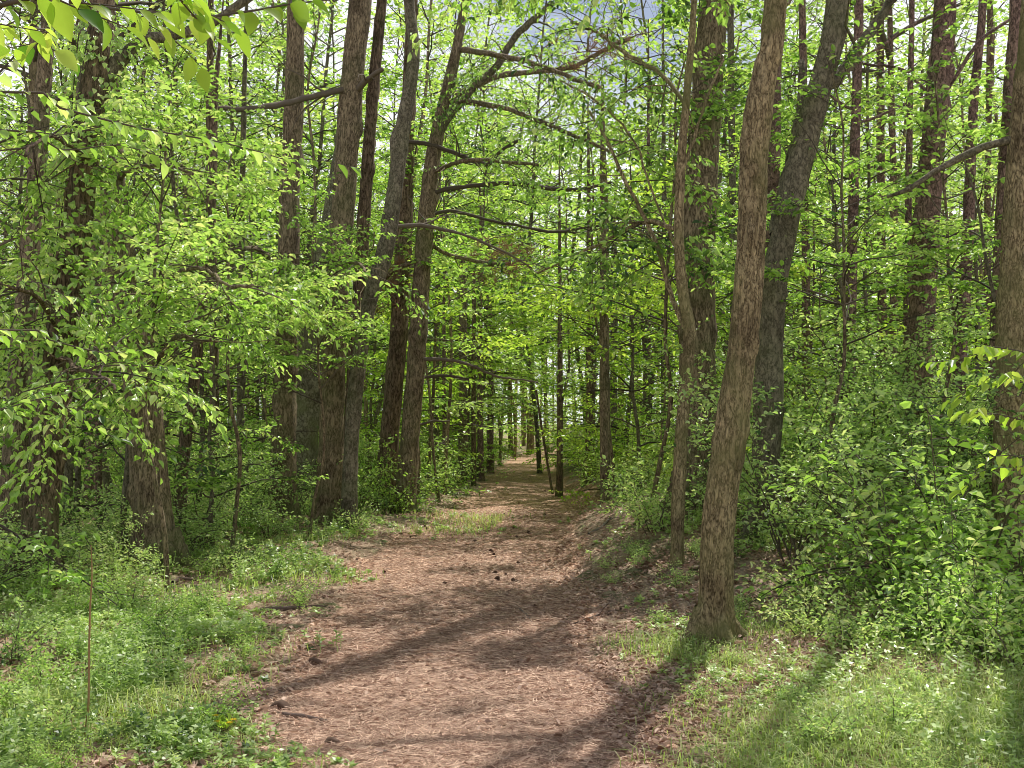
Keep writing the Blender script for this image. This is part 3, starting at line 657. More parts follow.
# slim poles round the middle
poles = [(616, 500, 7, 24, (614, 250), 'bark_grey', 'pale slender pole rising from the bank right of the path'),
         (606, 520, 11, 17.5, (604, 200), 'bark_brown', 'dark trunk standing at the right path edge below pale leaves'),
         (559, 498, 7, 24, (560, 380), 'bark_dark', 'straight dark pole at the right edge of the far path'),
         (588, 497, 10, 25, (590, 330), 'bark_dark', 'thicker dark pole behind the straight one right of the far path'),
         (554, 494, 2.6, 25, (536, 390), 'bark_dark', 'thin dark stem leaning left over the right path edge'),
         (645, 485, 8, 27, (648, 300), 'bark_pine', 'dark pole in the woods well right of the far path'),
         (490, 464, 7, 36, (489, 300), 'bark_pine', 'dark pole standing at the left edge of the far path end'),
         (482, 480, 6, 31, (480, 300), 'bark_pine', 'first thin pole of the row left of the far path'),
         (474, 488, 5, 28, (474, 300), 'bark_dark', 'middle thin pole of the row left of the far path'),
         (462, 486, 9, 29, (463, 260), 'bark_brown', 'stout pole of the row left of the far path'),
         (442, 494, 5, 26, (444, 380), 'bark_pine', 'short reddish stem left of the far path'),
         (436, 490, 7, 27, (438, 260), 'bark_grey', 'pale pole just right of the trunk with dead limbs'),
         (427, 500, 4, 23, (433, 400), 'bark_dark', 'thin crooked stem beside the trunk with dead limbs'),
         (531, 455, 6, 60, (531, 340), 'bark_far', 'trunk closing the view at the far end of the path'),
         (511, 452, 5, 58, (511, 340), 'bark_far', 'slim trunk just left of the far end of the path'),
         (664, 470, 6, 24, (664, 200), 'bark_grey', 'thin pole left of the thick grey brown trunk'),
         (735, 470, 8, 21, (730, 0), 'bark_grey', 'slender pole right of the thick grey brown trunk'),
         (806, 440, 9, 20, (802, 0), 'bark_pine', 'dark pole right of the leaning grey trunk'),
         (884, 420, 9, 22, (880, 0), 'bark_pine', 'slim pine pole behind the hillside shrubs'),
         (985, 420, 7, 21, (990, 0), 'bark_pine', 'slim pole behind the right edge tree'),
         (66, 560, 9, 13, (72, 300), 'bark_grey', 'thin grey pole right of the ivy covered tree'),
         (100, 545, 7, 14.5, (100, 300), 'bark_pine', 'thin reddish pole between the two big left trunks'),
         (240, 500, 7, 20, (243, 150), 'bark_grey', 'thin pole left of the lone straight trunk'),
         (216, 505, 10, 19, (210, 120), 'bark_dark', 'dark pole in the shade left of the lone straight trunk')]
for i, (px, py, w, Y, (tx, ty), bk, lab) in enumerate(poles):
    mx = (px + tx) / 2 + (i * 37 % 7 - 3) * .5
    hero('young_tree', lab, Y, [(px, py, w), (mx, (py + ty) / 2, w * .9), (tx, ty, w * .8)], bk, (i % 3, 12) if Y > 40 else None, 0 if px == 554 else (7 if 15 < Y < 40 and abs(px - 512) < 110 else 12) + i % 4, 10, .03, .25, 40 + i, step=.3)

# ivy on the dark left tree
def ivy():
    rng = np.random.default_rng(77); g = Geo(); acc = ([], [])
    foot = np.array((at(34, 590, 10)[0], 10, float(ground(at(34, 590, 10)[0], 10))))
    cl = [(42, 500), (52, 420), (62, 330), (76, 230), (84, 170), (93, 90), (100, 30)]
    c = np.array([at(a, b, 10) for a, b in cl]); cs = smooth_line(np.hstack([c, np.full((7, 1), .18)]), .05)
    for v in range(5):
        ph = rng.random() * 6.28; pts = []
        for i in range(0, len(cs), 3):
            a = ph + .5 * math.sin(i * .06 + v); pts.append(cs[i, :3] + .19 * np.array((math.cos(a), math.sin(a), 0)))
        tube(g, np.array(pts) - foot, .007, 4, 0, .4, False)
    n = 1500; i = (len(cs) * (1 - .75 * rng.random(n) ** 1.3)).astype(int).clip(0, len(cs) - 1); a = rng.random(n) * 6.28
    o = np.stack([np.cos(a), np.sin(a), np.zeros(n)], 1); rr = .19 + .13 * rng.random(n) ** 2 * 2
    p = cs[i, :3] + o * rr[:, None] - foot + rng.normal(0, .02, (n, 3))
    leaves(g, p, np.array((0, 0, -1.)) + o * .6 + rng.normal(0, .4, (n, 3)), o + np.array((0, 0, .6)) + rng.normal(0, .3, (n, 3)), .06, .055, 1, np.clip(rng.normal(.35, .18, n), 0, 1), 1)
    t = ob('climbing_vine', g.mesh('climbing_vine', [M['twig'], M['leaf_gloss']], 'wood'), None, foot)
    tag(t, 'leafy vine climbing the dark trunk at far left', 'vine')
ivy()

# ------------------------------------------------------------------ overhanging saplings by the camera
def hand_sapling(label, foot, H, r, branches, leafL, mat, fine=2, seed=5, gap=.05, r0=.006):
    rng = np.random.default_rng(seed); foot = np.array((foot[0], foot[1], float(ground(*foot[:2]))))
    t = thing('sapling_tree', foot, label, 'sapling')
    g = Geo(); ln = smooth_line(wavy_trunk(rng, H, r, .03, 7), .15); trunk_geo(g, ln, 12, .03, .3, seed); ob('trunk', g.mesh('trunk', [M['bark_grey']], True), t)
    for pl in branches:
        pts = np.array([at(*q) for q in pl]) - foot
        z = pts[0, 2] - .35; st = np.array([np.interp(z, ln[:, 2], ln[:, c]) for c in range(3)])
        bl = smooth_line(np.hstack([np.vstack([st, pts]), np.zeros((len(pts) + 1, 1))]), .08)[:, :3]
        g = Geo(); acc = ([], [])
        tube(g, bl, np.linspace(r0 * 1.6, .0018, len(bl)), 6, 0, .5, False)
        for i in range(6, len(bl) - 1, 2):
            if rng.random() < .25: continue
            ax = unit(bl[min(i + 1, len(bl) - 1)] - bl[i - 1]); h = unit(np.cross(ax, (0, 0, 1))) * (1 if i % 4 else -1)
            L = .10 + .22 * rng.random()
            tw = limb_line(rng, bl[i], ax * .7 + h * .7 + rng.normal(0, .15, 3), L, 4, -.05, .1); tube(g, tw, [.0025, .002, .0016, .001], 4, 0, .5, False); seat_line(rng, acc, tw, gap)
        seat_line(rng, acc, bl[-max(6, len(bl) // 2):], gap)
        b = ob('branch', g.mesh('branch', [M['twig']], True), t)
        gl = Geo(); flush(rng, gl, acc, leafL, .58, fine, tilt=.4, droop=-.75, mat=0, lv=.25); ob('foliage', gl.mesh('foliage', [M[mat]], True), b)
    return t
hand_sapling('sapling at the near left whose large pale leaves hang across the top left corner', (-2.3, 2.1), 4, .035,
             [[(10, -14, 2.1), (70, 2, 2.2), (140, 12, 2.3), (215, 16, 2.4), (290, 4, 2.5), (330, 0, 2.6)], [(5, 26, 2.6), (40, 42, 2.8), (70, 60, 3.0)],
              [(150, -30, 2.0), (180, 0, 2.1), (215, 40, 2.2)]], .055, 'leaf_yel', 2, 6, .036)
hand_sapling('sapling at the left edge with a long leafy twig arching towards the lone straight trunk', (-3.2, 4.0), 4.6, .03,
             [[(0, 92, 3.9), (60, 108, 4.0), (140, 128, 4.1), (210, 140, 4.2), (260, 152, 4.3), (300, 165, 4.4)], [(0, 130, 4.3), (60, 150, 4.4), (120, 145, 4.5), (170, 160, 4.6)],
              [(0, 330, 4.6), (50, 340, 4.7), (100, 352, 4.9), (150, 350, 5.1)], [(0, 410, 5), (50, 400, 5.1), (90, 425, 5.3), (120, 440, 5.4)]], .062, 'leaf', 1, 7, .045)
hand_sapling('sapling at the right edge holding bright yellow green leaves above the shrubs', (3.9, 5.6), 3.2, .022,
             [[(1015, 350, 5.4), (985, 352, 5.4), (955, 360, 5.4), (925, 362, 5.4)], [(1020, 380, 5.2), (980, 385, 5.2), (950, 400, 5.2)], [(1022, 420, 5.6), (990, 415, 5.6), (965, 412, 5.6)],
              [(1010, 455, 5.6), (985, 470, 5.6), (962, 490, 5.6)]], .07, 'leaf_yel', 1, 8, .04)

# ------------------------------------------------------------------ understory trees placed by eye
und = [  # x px at depth, depth, proto, scale, rot, label
    (-30, 8.6, UN[0], .85, 0.3, 'leafy young tree at the left edge nearer than the ivy covered trunk'),
    (170, 10.0, UH, .80, 1.0, 'leafy young tree in front of the wide left leaning trunk'),
    (232, 12.6, UH, .82, 2.2, 'leafy young tree left of the lone straight trunk, its leaves crossing that trunk'),
    (75, 13.5, UN[1], 1.0, 0.2, 'bushy young tree in the gap between the two big left trunks'),
    (200, 15.0, UN[0], .9, 5.2, 'bushy young tree behind the wide left leaning trunk'),
    (250, 18.0, UN[1], 1.0, 3.2, 'dense young tree behind the lone straight trunk'),
    (120, 17.0, UN[2], 1.1, 4.0, 'double stemmed young tree deep in the left woods'),
    (20, 16.0, UN[0], 1.1, 1.7, 'tall young tree behind the left edge trunks'),
    (1075, 9.6, UN[2], .6, 2.5, 'leafy young tree just beyond the right edge tree'),
    (840, 14.5, UN[1], .95, 1.5, 'bushy young tree behind the hillside shrubs right of the leaning trunk'),
    (980, 16.5, UN[0], .9, 2.9, 'young tree behind the thick reddish pine'),
    (735, 17.5, UN[1], 1.0, 0.9, 'young tree filling the gap behind the thick grey brown trunk'),
    (640, 18.5, UY, .95, 0.1, 'yellow green young tree spreading over the right path edge'),
    (650, 24, UN[2], 1.1, 1.9, 'double stemmed young tree arching over the path from the right'),
    (590, 29, UY, 1.2, 3.9, 'yellow green young tree above the far path bend'),
    (470, 34, UN[0], 1.2, 2.0, 'young tree left of the far path arching over it'),
    (420, 27, UY, 1.0, 5.0, 'yellow green young tree behind the trunk with dead limbs'),
    (360, 24, UN[2], 1.0, 0.6, 'young tree seen between the leaning trunks left of the path'),
    (300, 26, UN[0], 1.1, 1.6, 'young tree behind the mottled trunk')]
und += [
    (528, 58, UT[0], 1.75, 1.1, 'tallest leafy tree seen straight over the end of the path'), (588, 43, UT[1], 1.55, 2.1, 'tall leafy tree back from the path, its top in the sky gap over the limbs'),
    (548, 64, UT[1], 1.8, 3.1, 'tall leafy tree beyond the sunny opening at the path end'), (690, 46, UT[0], 1.7, 4.1, 'tall leafy tree far back behind the crooked sapling'),
    (790, 40, UT[1], 1.5, 5.1, 'tall leafy tree far back behind the leaning grey trunk'), (868, 37, UT[0], 1.6, .6, 'tall leafy tree far back between the thin pines'),
    (935, 41, UT[1], 1.6, 1.6, 'tall leafy tree far back behind the thick reddish pine'), (1000, 34, UT[0], 1.5, 2.6, 'tall leafy tree far back behind the right edge tree'),
    (835, 28, UT[1], 1.15, 3.6, 'middle sized leafy tree between the leaning grey trunk and the thin pine'), (900, 26, UT[0], 1.1, 4.6, 'middle sized leafy tree behind the very thin pine pole'),
    (500, 66, UT[1], 1.8, 5.6, 'tall leafy tree beyond the path end on its left'),
    (616, 18.6, UV, 1.0, 1.2, 'slim pale leaved tree leaning over the path behind the dark right edge trunk'), (440, 21.5, UV, 1.05, 2.2, 'slim pale leaved tree leaning over the path from behind the trunk with dead limbs'),
    (585, 25.5, UV, 1.2, 3.2, 'slim pale leaved tree leaning over the far path beside the straight dark pole'), (672, 15.6, UV, .95, 4.2, 'slim pale leaved tree between the crooked sapling and the thick grey brown trunk'),
    (462, 29.5, UV, 1.25, 5.2, 'slim pale leaved tree leaning over the far path from the row of thin poles'),
    (830, 16.5, UL, .75, 1.2, 'low wide young tree behind the hillside shrubs near the leaning grey trunk'), (945, 15, UL, .7, 2.2, 'low wide young tree beside the thick reddish pine'),
    (880, 18, UL, .85, 3.2, 'low wide young tree deeper in between the reddish pines'), (1010, 17.5, UL, .8, 4.2, 'low wide young tree deep behind the right edge tree'),
    (232, 29, UT[1], 1.35, 1.0, 'tall leafy tree whose top shows left of the lone straight trunk'), (185, 33, UT[0], 1.6, 2.0, 'tall leafy tree far behind the wide left leaning trunk'),
    (325, 34, UT[1], 1.5, 3.0, 'tall leafy tree whose top shows between the straight trunk and the leaning group'), (130, 27, UT[0], 1.4, 4.0, 'tall leafy tree rising behind the ivy covered tree'),
    (30, 30, UT[1], 1.4, 5.0, 'tall leafy tree far behind the left edge trunk'), (415, 31, UT[0], 1.55, 5.5, 'tall leafy tree behind the dark trunk of the leaning group'),
    (490, 47, UT[1], 1.7, .5, 'very tall leafy tree far back over the left of the path end'), 
    (735, 35, UT[1], 1.5, 2.5, 'tall leafy tree far behind the nearest right tree'), (270, 42, UT[0], 1.9, 3.5, 'very tall leafy tree far back behind the lone straight trunk'),
    (560, 30, UH, 1.5, 4.5, 'young tree with a high bright crown over the far path'),
    (430, 26.5, UL, .8, 1.0, 'low wide leafy tree left of the row of thin poles'), (455, 32, UL, .85, 2.0, 'low leafy tree behind the row of thin poles'),
    (478, 41, UL, .9, 3.0, 'low leafy tree near the far end of the path on its left'), (600, 21.5, UL, .62, 4.0, 'low leafy tree just beyond the dark trunk at the right path edge'),
    (590, 27.5, UL, .8, 5.0, 'low pale leafy tree right of the straight dark pole'), (575, 34, UL, .85, 0.5, 'low pale leafy tree behind the straight dark pole'),
    (560, 44, UL, .9, 1.5, 'low leafy tree near the far end of the path on its right'), 
    (395, 24.5, UL, .8, 3.5, 'low leafy tree seen between the two trunks nearest the path on the left'), (350, 22, UL, .7, 4.5, 'low leafy tree seen behind the pale curved trunk'),
    (660, 20, UL, .75, 5.5, 'low leafy tree left of the thick grey brown trunk'), 
    (650, 14.2, UH, .98, 2.0, 'slim young tree leaning over the path with fresh leaves high above it'),
    (418, 20.5, UH, 1.25, .7, 'young tree at the left path edge whose high crown meets the leaning one opposite'),
    (935, 12.2, UH, .85, 3.6, 'young tree layering pale leaves between the nearest right tree and the right edge tree'),
    (838, 11.2, UH, .80, 4.6, 'young tree layering leaves just right of the leaning grey trunk'),
    (700, 27, UT[0], .9, 3.0, 'slender leafy tree far behind the thick grey brown trunk'), (540, 36, UT[1], 1.3, 2.2, 'biggest leafy tree over the far path on its right'),
    (515, 52, UT[0], 1.4, 1.2, 'leafy tree closing the sky at the end of the path'), 
    (470, 55, UT[1], 1.4, 5.2, 'leafy tree closing the sky left of the path end'),
    (700, 21, UT[0], .85, .4, 'slender tall tree leafy from the middle up behind the thick grey brown trunk'),
    
    (445, 24, UT[0], .85, 2.4, 'slender tall tree whose crown meets the path just beyond the trunk with dead limbs'),
     (478, 33, UT[1], 1.0, 4.4, 'tall leafy tree left of the far path'),
     (500, 43, UT[0], 1.2, .9, 'tall leafy tree by the far bend on its left side'),
     (450, 38, UT[1], 1.2, 2.9, 'tall leafy tree a little back from the far path on its left'),
    (625, 21.5, UY, 1.25, 2.9, 'pale yellow green tree reaching over the path beyond the dark edge trunk'),
     
    (160, 20, UT[1], .9, 5.9, 'slender tall tree deep behind the wide left leaning trunk'), (60, 21, UT[0], 1.0, .3, 'slender tall tree deep behind the ivy covered trunk'),
    (310, 14.2, UH, .72, 3.3, 'young tree whose fresh leaves cross the thickest leaning trunk'), (130, 12.2, UN[0], .8, 4.1, 'bushy young tree right behind the ivy covered trunk'),
     (215, 12.8, UN[1], .75, 2.8, 'short bushy tree between the wide trunk and the lone straight trunk'),
    (265, 20.5, UN[0], .8, 1.8, 'young tree low behind the lone straight trunk'), 
    (880, 19.5, UT[1], .75, 1.1, 'slender tall tree behind the reddish pines'), (975, 20.5, UT[0], .8, 2.1, 'slender tall tree deep behind the right edge tree'),
    (815, 17.5, UH, .95, 5.1, 'young tree with high leaves right of the leaning grey trunk')]
for px, Y, pr, s, rz, lab in und:
    x = (px - 512) / F * Y
    place(pr, 'young_tree', (x, Y, float(ground(x, Y))), lab, 'tree', None, rz, s, (0, -.16 if px == 650 else .10 if px == 418 else (.17 if px < 512 else -.2) if pr is UV else 0))

# ------------------------------------------------------------------ the woods round and beyond
rs = np.random.default_rng(2024)
def clear(x, y, m): return abs(x - xc(y)) > m
def far_enough(x, y, lst, d):
    return all((x - a) ** 2 + (y - b) ** 2 > d * d for a, b in lst)
spots = list(HERO)
for iy in range(0, 16):
    for ix in range(-18, 19):
        Y = 19 + iy * 3.0 + rs.uniform(-1.2, 1.2); x = ix * 3.0 + rs.uniform(-1.3, 1.3)
        if abs(x) > .56 * Y + 4 or not clear(x, Y, 3.0 if Y < 35 else 2.2) or not far_enough(x, Y, spots, 1.1): continue
        if Y < 38 and rs.random() < .42: continue
        if Y > 44 and -3 < x - xc(Y) < 8: continue
        u = rs.random(); z = float(ground(x, Y)); rz = rs.random() * 6.28; sd = 'left' if x < xc(Y) else 'right'
        if u < (.24 if Y < 38 else .42):
            k = rs.integers(2); place(UT[k], 'broadleaf_tree', (x, Y, z), f'slender tall tree leafy to the top in the woods {sd} of the path', 'tree', f'tall leafy trees in the {sd} woods', rz, rs.uniform(.8, 1.2) if Y < 38 else rs.uniform(1.2, 1.65))
        elif u < .80:
            k = rs.integers(3); place(UF[k], 'young_tree', (x, Y, z), f'leafy understory tree in the woods {sd} of the path, behind the near trunks', 'tree', f'understory trees in the {sd} woods', rz, rs.uniform(.8, 1.25))
        elif u < .84 or (sd == 'right' and u < .88):
            place(PN[rs.integers(3)], 'pine_tree', (x, Y, z), f'straight pine with bare lower limbs in the woods {sd} of the path', 'tree', f'pines in the {sd} woods', rz, rs.uniform(.85, 1.1))
        elif u < .95:
            k = rs.integers(4); pr, ln = TT[k]
            t = place(pr, 'broadleaf_tree', (x, Y, z), f'tall broadleaf tree in the woods {sd} of the path, behind the near trunks', 'tree', f'tall broadleaf trees in the {sd} woods', rz, rs.uniform(.85, 1.1))
            i = int(len(ln) * .5); c = ob('crown', CR[rs.integers(3)], t, [float(a) for a in ln[i, :3]]); c.scale = (.9, .9, .9)
# canopy trees towards the sun and beside the view: they throw the dappled shade
for x, Y, k in ((12.5, 21, 2), (8.2, 21.5, 3), (-9, 14, 0), (-12, 9, 1), (-8, 19, 3)):
    pr, ln = TT[k]; t = place(pr, 'broadleaf_tree', (x, Y, float(ground(x, Y))), 'tall broadleaf tree beside the clearing round the path', 'tree', 'tall broadleaf trees near the path', x, 1.0)
    ob('crown', CR[k % 3], t, [float(a) for a in ln[int(len(ln) * .5), :3]])

def distant_wood():
    rng = np.random.default_rng(99); g = Geo()
    for _ in range(260):
        Y = rng.uniform(62, 105); x = rng.uniform(-.62, .62) * Y
        if abs(x - xc(Y)) < 1.6: continue
        z = float(ground(x, Y)); H = rng.uniform(13, 21); r = rng.uniform(.07, .2)
        tube(g, [(x, Y, z - .3), (x + rng.normal(0, .2), Y, z + H * .5), (x + rng.normal(0, .4), Y, z + H)], [r, r * .8, r * .3], 6, 0, rng.random())
    for _ in range(4300):
        Y = rng.uniform(60, 112); x = rng.uniform(-.64, .64) * Y; z = float(ground(x, Y)); h = rng.random() ** 1.35 * 24 + .4
        if abs(x - xc(Y)) < 3 and h < 3: continue
        if Y < 80 and -2 < x - xc(Y) < 7 and h > 3: continue
        n = 75; c = np.array((x, Y, z + h)); p = c + rng.normal(0, 1, (n, 3)) * np.array((1.5, 1.5, .5)) + rng.normal(0, .3, (n, 3))
        leaves(g, p, rng.normal(0, 1, (n, 3)) * np.array((1, 1, .4)), np.array((0, 0, 1.)) + rng.normal(0, .5, (n, 3)), .24, .15, 1, np.clip(rng.normal(.5, .2, n) + rng.normal(0, .12), 0, 1), 0)
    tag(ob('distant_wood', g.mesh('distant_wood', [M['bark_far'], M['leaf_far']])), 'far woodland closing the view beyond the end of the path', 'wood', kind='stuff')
distant_wood()

# ------------------------------------------------------------------ shrubs
def put(pr, x, Y, s, rz, lab, grp=None, name='shrub', cat='shrub', tilt=(0, 0)):
    place(pr, name, (x, Y, float(ground(x, Y))), lab, cat, grp, rz, s, tilt)
rshrub = [(790, 10.6, 2, 1.05), (920, 9.6, 0, 1.1), (960, 10.5, 2, .95), 
          (800, 12.6, 2, 1.2), (860, 13.2, 2, 1.25), (930, 12.4, 0, 1.1), 
          (1040, 10.5, 2, 1.0), (715, 12.6, 1, .7), (980, 12.6, 2, 1.1)]
for i, (px, Y, k, s) in enumerate(rshrub):
    put(SH[k], (px - 512) / F * Y, Y, s, i * 1.9, 'glossy small leaved arching shrub in the thicket on the right bank', 'arching shrubs on the right bank')
lshrub = [(20, 10.5, 1, .8), (90, 11.5, 1, .9), (115, 10.4, 1, .7), (200, 13.2, 0, .8), (230, 14.6, 1, 1.0), (255, 15.8, 0, .9), (185, 12.2, 1, .8), (60, 14, 0, 1.0), (270, 14.2, 1, .6),
          (310, 17.2, 1, .7), (360, 18.4, 1, .9), (385, 21.5, 0, .8), (425, 22.5, 1, 1.0), (440, 25, 0, .9), (-20, 9, 1, .9), (5, 13, 0, 1.0), (150, 14.8, 0, 1.0), (215, 17.5, 2, .8), (330, 21, 2, .8)]
for i, (px, Y, k, s) in enumerate(lshrub):
    put(SH[k], (px - 512) / F * Y, Y, s, i * 2.3, 'low small leaved shrub among the trunks left of the path', 'low shrubs left of the path')
for i in range(170):
    Y = rs.uniform(16, 50); sgn = rs.choice([-1, 1]); x = xc(Y) + sgn * (hw(Y) + .7 + rs.random() ** 1.7 * (Y * .45))
    if not far_enough(x, Y, HERO, .4): continue
    sd = 'left' if sgn < 0 else 'right'
    put(SF[0], x, Y, rs.uniform(.6, 1.2), rs.random() * 6.3, f'leafy shrub on the woodland floor {sd} of the far path', f'shrubs on the {sd} woodland floor')
broad = [ (900, 8.6, 1, 1.2, 'loose leafy bush midway between the nearest right tree and the right edge'),
         (965, 8.4, 1, 1.35, 'tall loose leafy bush left of the right edge tree'), (1015, 8.0, 1, 1.1, 'loose leafy bush in front of the right edge tree'), (808, 8.9, 0, .8, 'small leafy bush on the litter right of the nearest right tree'),
          (935, 7.7, 1, .8, 'leafy bush on the bank above the right grass patch'), (995, 7.2, 0, 1.1, 'low leafy bush at the right end of the verge'),
         (640, 13.2, 1, .6, 'broad leaved bush hanging over the foot of the right bank'), (625, 15.2, 0, .9, 'small broad leaved bush beside the dark trunk at the right path edge'),
         (655, 12.4, 0, .8, 'small broad leaved bush left of the thin crooked sapling'),
         (805, 7.6, 0, .55, 'knee high seedling with whorled leaves behind the grass patch'), (850, 7.1, 0, .6, 'knee high seedling in the middle of the right verge'),
         (935, 6.9, 0, .8, 'waist high seedling right of the grass patch'), (985, 6.6, 1, .6, 'tall seedling with pale leaves at the right verge'), (1015, 6.2, 0, .7, 'seedling at the right edge of the verge'),
         (900, 7.8, 1, .5, 'slender leafy seedling in front of the arching shrubs'), (700, 5.9, 0, .2, 'tiny seedling in the grass left of the nearest right tree'), (815, 5.0, 0, .32, 'small pale seedling in the near grass patch'),
         (890, 5.2, 0, .3, 'small green seedling in the near right grass'), (20, 6.6, 0, .5, 'low leafy seedling at the left edge verge'), (60, 5.2, 0, .35, 'low pale seedling in the bottom left corner'),
         (130, 8.4, 0, .5, 'seedling in front of the wide left leaning trunk'), (240, 11, 0, .5, 'seedling on the sunny left verge'), (350, 15, 0, .6, 'seedling at the foot of the pale curved trunk')]
for i, (px, Y, k, s, lab) in enumerate(broad):
    put(SL[k], (px - 512) / F * Y, Y, s, i * 1.1, lab, None, 'seedling_plant', 'plant')

rw = np.random.default_rng(17)
for i in range(64):
    Y = 4.6 + 8 * rw.random() ** 1.3; sgn = -1 if i % 2 else 1; x = float(xc(Y) + sgn * (hw(Y) * 1.15 + .15 + 3.2 * rw.random()))
    if abs(x) > .54 * Y: continue
    put(SL[i % 2], x, Y, rw.uniform(.13, .34), rw.random() * 6.3, f'small broad leaved weed growing in the {"left" if sgn < 0 else "right"} verge', f'small weeds in the {"left" if sgn < 0 else "right"} verge', 'seedling_plant', 'plant')

# ------------------------------------------------------------------ ground cover (stuff)
def scatter(rng, n, ylo, yhi, xr, power=2.0):
    """points denser near the camera, x across the view plus a margin"""
    u = rng.random(n); Y = ylo * (yhi / ylo) ** (u ** (1 / 1.0)) if power == 0 else (ylo ** (1 - power) + u * (yhi ** (1 - power) - ylo ** (1 - power))) ** (1 / (1 - power))
    x = rng.uniform(-1, 1, n) * (xr * Y + .6)
    return x, Y
def nzf(x, y, s, o=0):   # smooth pseudo noise 0..1
    return .5 + .25 * (np.sin(x * s + 1.3 * np.sin(y * s * .7 + o) + o) + np.sin(y * s * 1.1 + 1.7 * np.sin(x * s * .6 + 2 * o) + 2.1 * o))
def verge(x, Y):
    """how green the floor is: 0 on the path, 1 well off it"""
    d = x - xc(Y); h = hw(Y)
    l = sstep(.85, 2.5, -d / h + 1.1 * (nzf(x, Y, 2.1, 1) - .5) + .5 * (nzf(x, Y, 5.1, 2) - .5))
    r0 = np.where(Y > 9, sstep(1.0, 3.0, d / h + 1.0 * (nzf(x, Y, 1.9, 4) - .5)), sstep(.9, 1.9, d / h + .5 * (nzf(x, Y, 2.3, 2) - .5)))
    l = np.clip(l + 1.1 * np.exp(-(((x + .75) / .75) ** 2 + ((Y - 17.2) / 1.3) ** 2)), 0, 1)
    bare = 1.2 * np.exp(-(((x - 2.7) / 1.3) ** 2 + ((Y - 9.4) / 1.3) ** 2)) + np.exp(-(((x - 1.6) / .9) ** 2 + ((Y - 9.2) / 1.3) ** 2)) + np.exp(-(((x - 1.3) / .8) ** 2 + ((Y - 11.5) / 2.8) ** 2))
    return np.clip(l + r0 * (1 - .85 * np.clip(bare, 0, 1)), 0, 1)

def build_grass():
    rng = np.random.default_rng(300); g = Geo()
    x, Y = scatter(rng, 330000, 3.2, 26, .56, 1.6)
    den = verge(x, Y) * (.04 + 1.25 * nzf(x, Y, 1.4, 3) * nzf(x, Y, 3.7, 8) * 1.5); den = np.where(x > xc(Y), den * np.where(Y < 8.2, 2.2, .25), den * np.where(Y < 17, .7, .5) + 1.5 * np.exp(-(((x + .75) / .8) ** 2 + ((Y - 17.2) / 1.4) ** 2)))
    k = rng.random(len(x)) < den; x, Y = x[k], Y[k]; n = len(x); z = ground(x, Y) - .01
    hgt = (.04 + .10 * rng.random(n) ** 1.6) * (.5 + nzf(x, Y, 2.2, 7)) * (1 + .02 * Y)
    az = rng.random(n) * 6.28; ln = rng.uniform(.4, 1.7, n); o = np.stack([np.cos(az), np.sin(az), np.zeros(n)], 1)
    p = np.stack([x, Y, z], 1); up = np.array((0, 0, 1.)); w = (.0020 + .00022 * Y)[:, None]
    s = np.stack([-np.sin(az), np.cos(az), np.zeros(n)], 1) * w
    m = p + (o * ln[:, None] * .35 + up) * hgt[:, None] * .6; t = p + (o * ln[:, None] + up * (1 - .42 * ln[:, None])) * hgt[:, None]
    v = np.stack([p - s, p + s, m + s * .8, m - s * .8, t], 1)
    # two quads per blade: the upper one closes on the tip
    v = np.stack([p - s, p + s, m + s * .8, m - s * .8, t + s * .15, t - s * .15], 1)
    q = (np.arange(n)[:, None, None] * 6 + np.array([[0, 1, 2, 3], [3, 2, 4, 5]])[None]).reshape(-1, 4)
    g.add(v.reshape(-1, 3), q, 0, np.repeat(np.clip(rng.normal(.45, .2, n) + .25 * (nzf(x, Y, 1.1, 9) - .5), 0, 1), 2))
    tag(ob('grass', g.mesh('grass', [M['grass']])), 'fine pale green grass on both path verges', 'grass', kind='stuff')
    return n
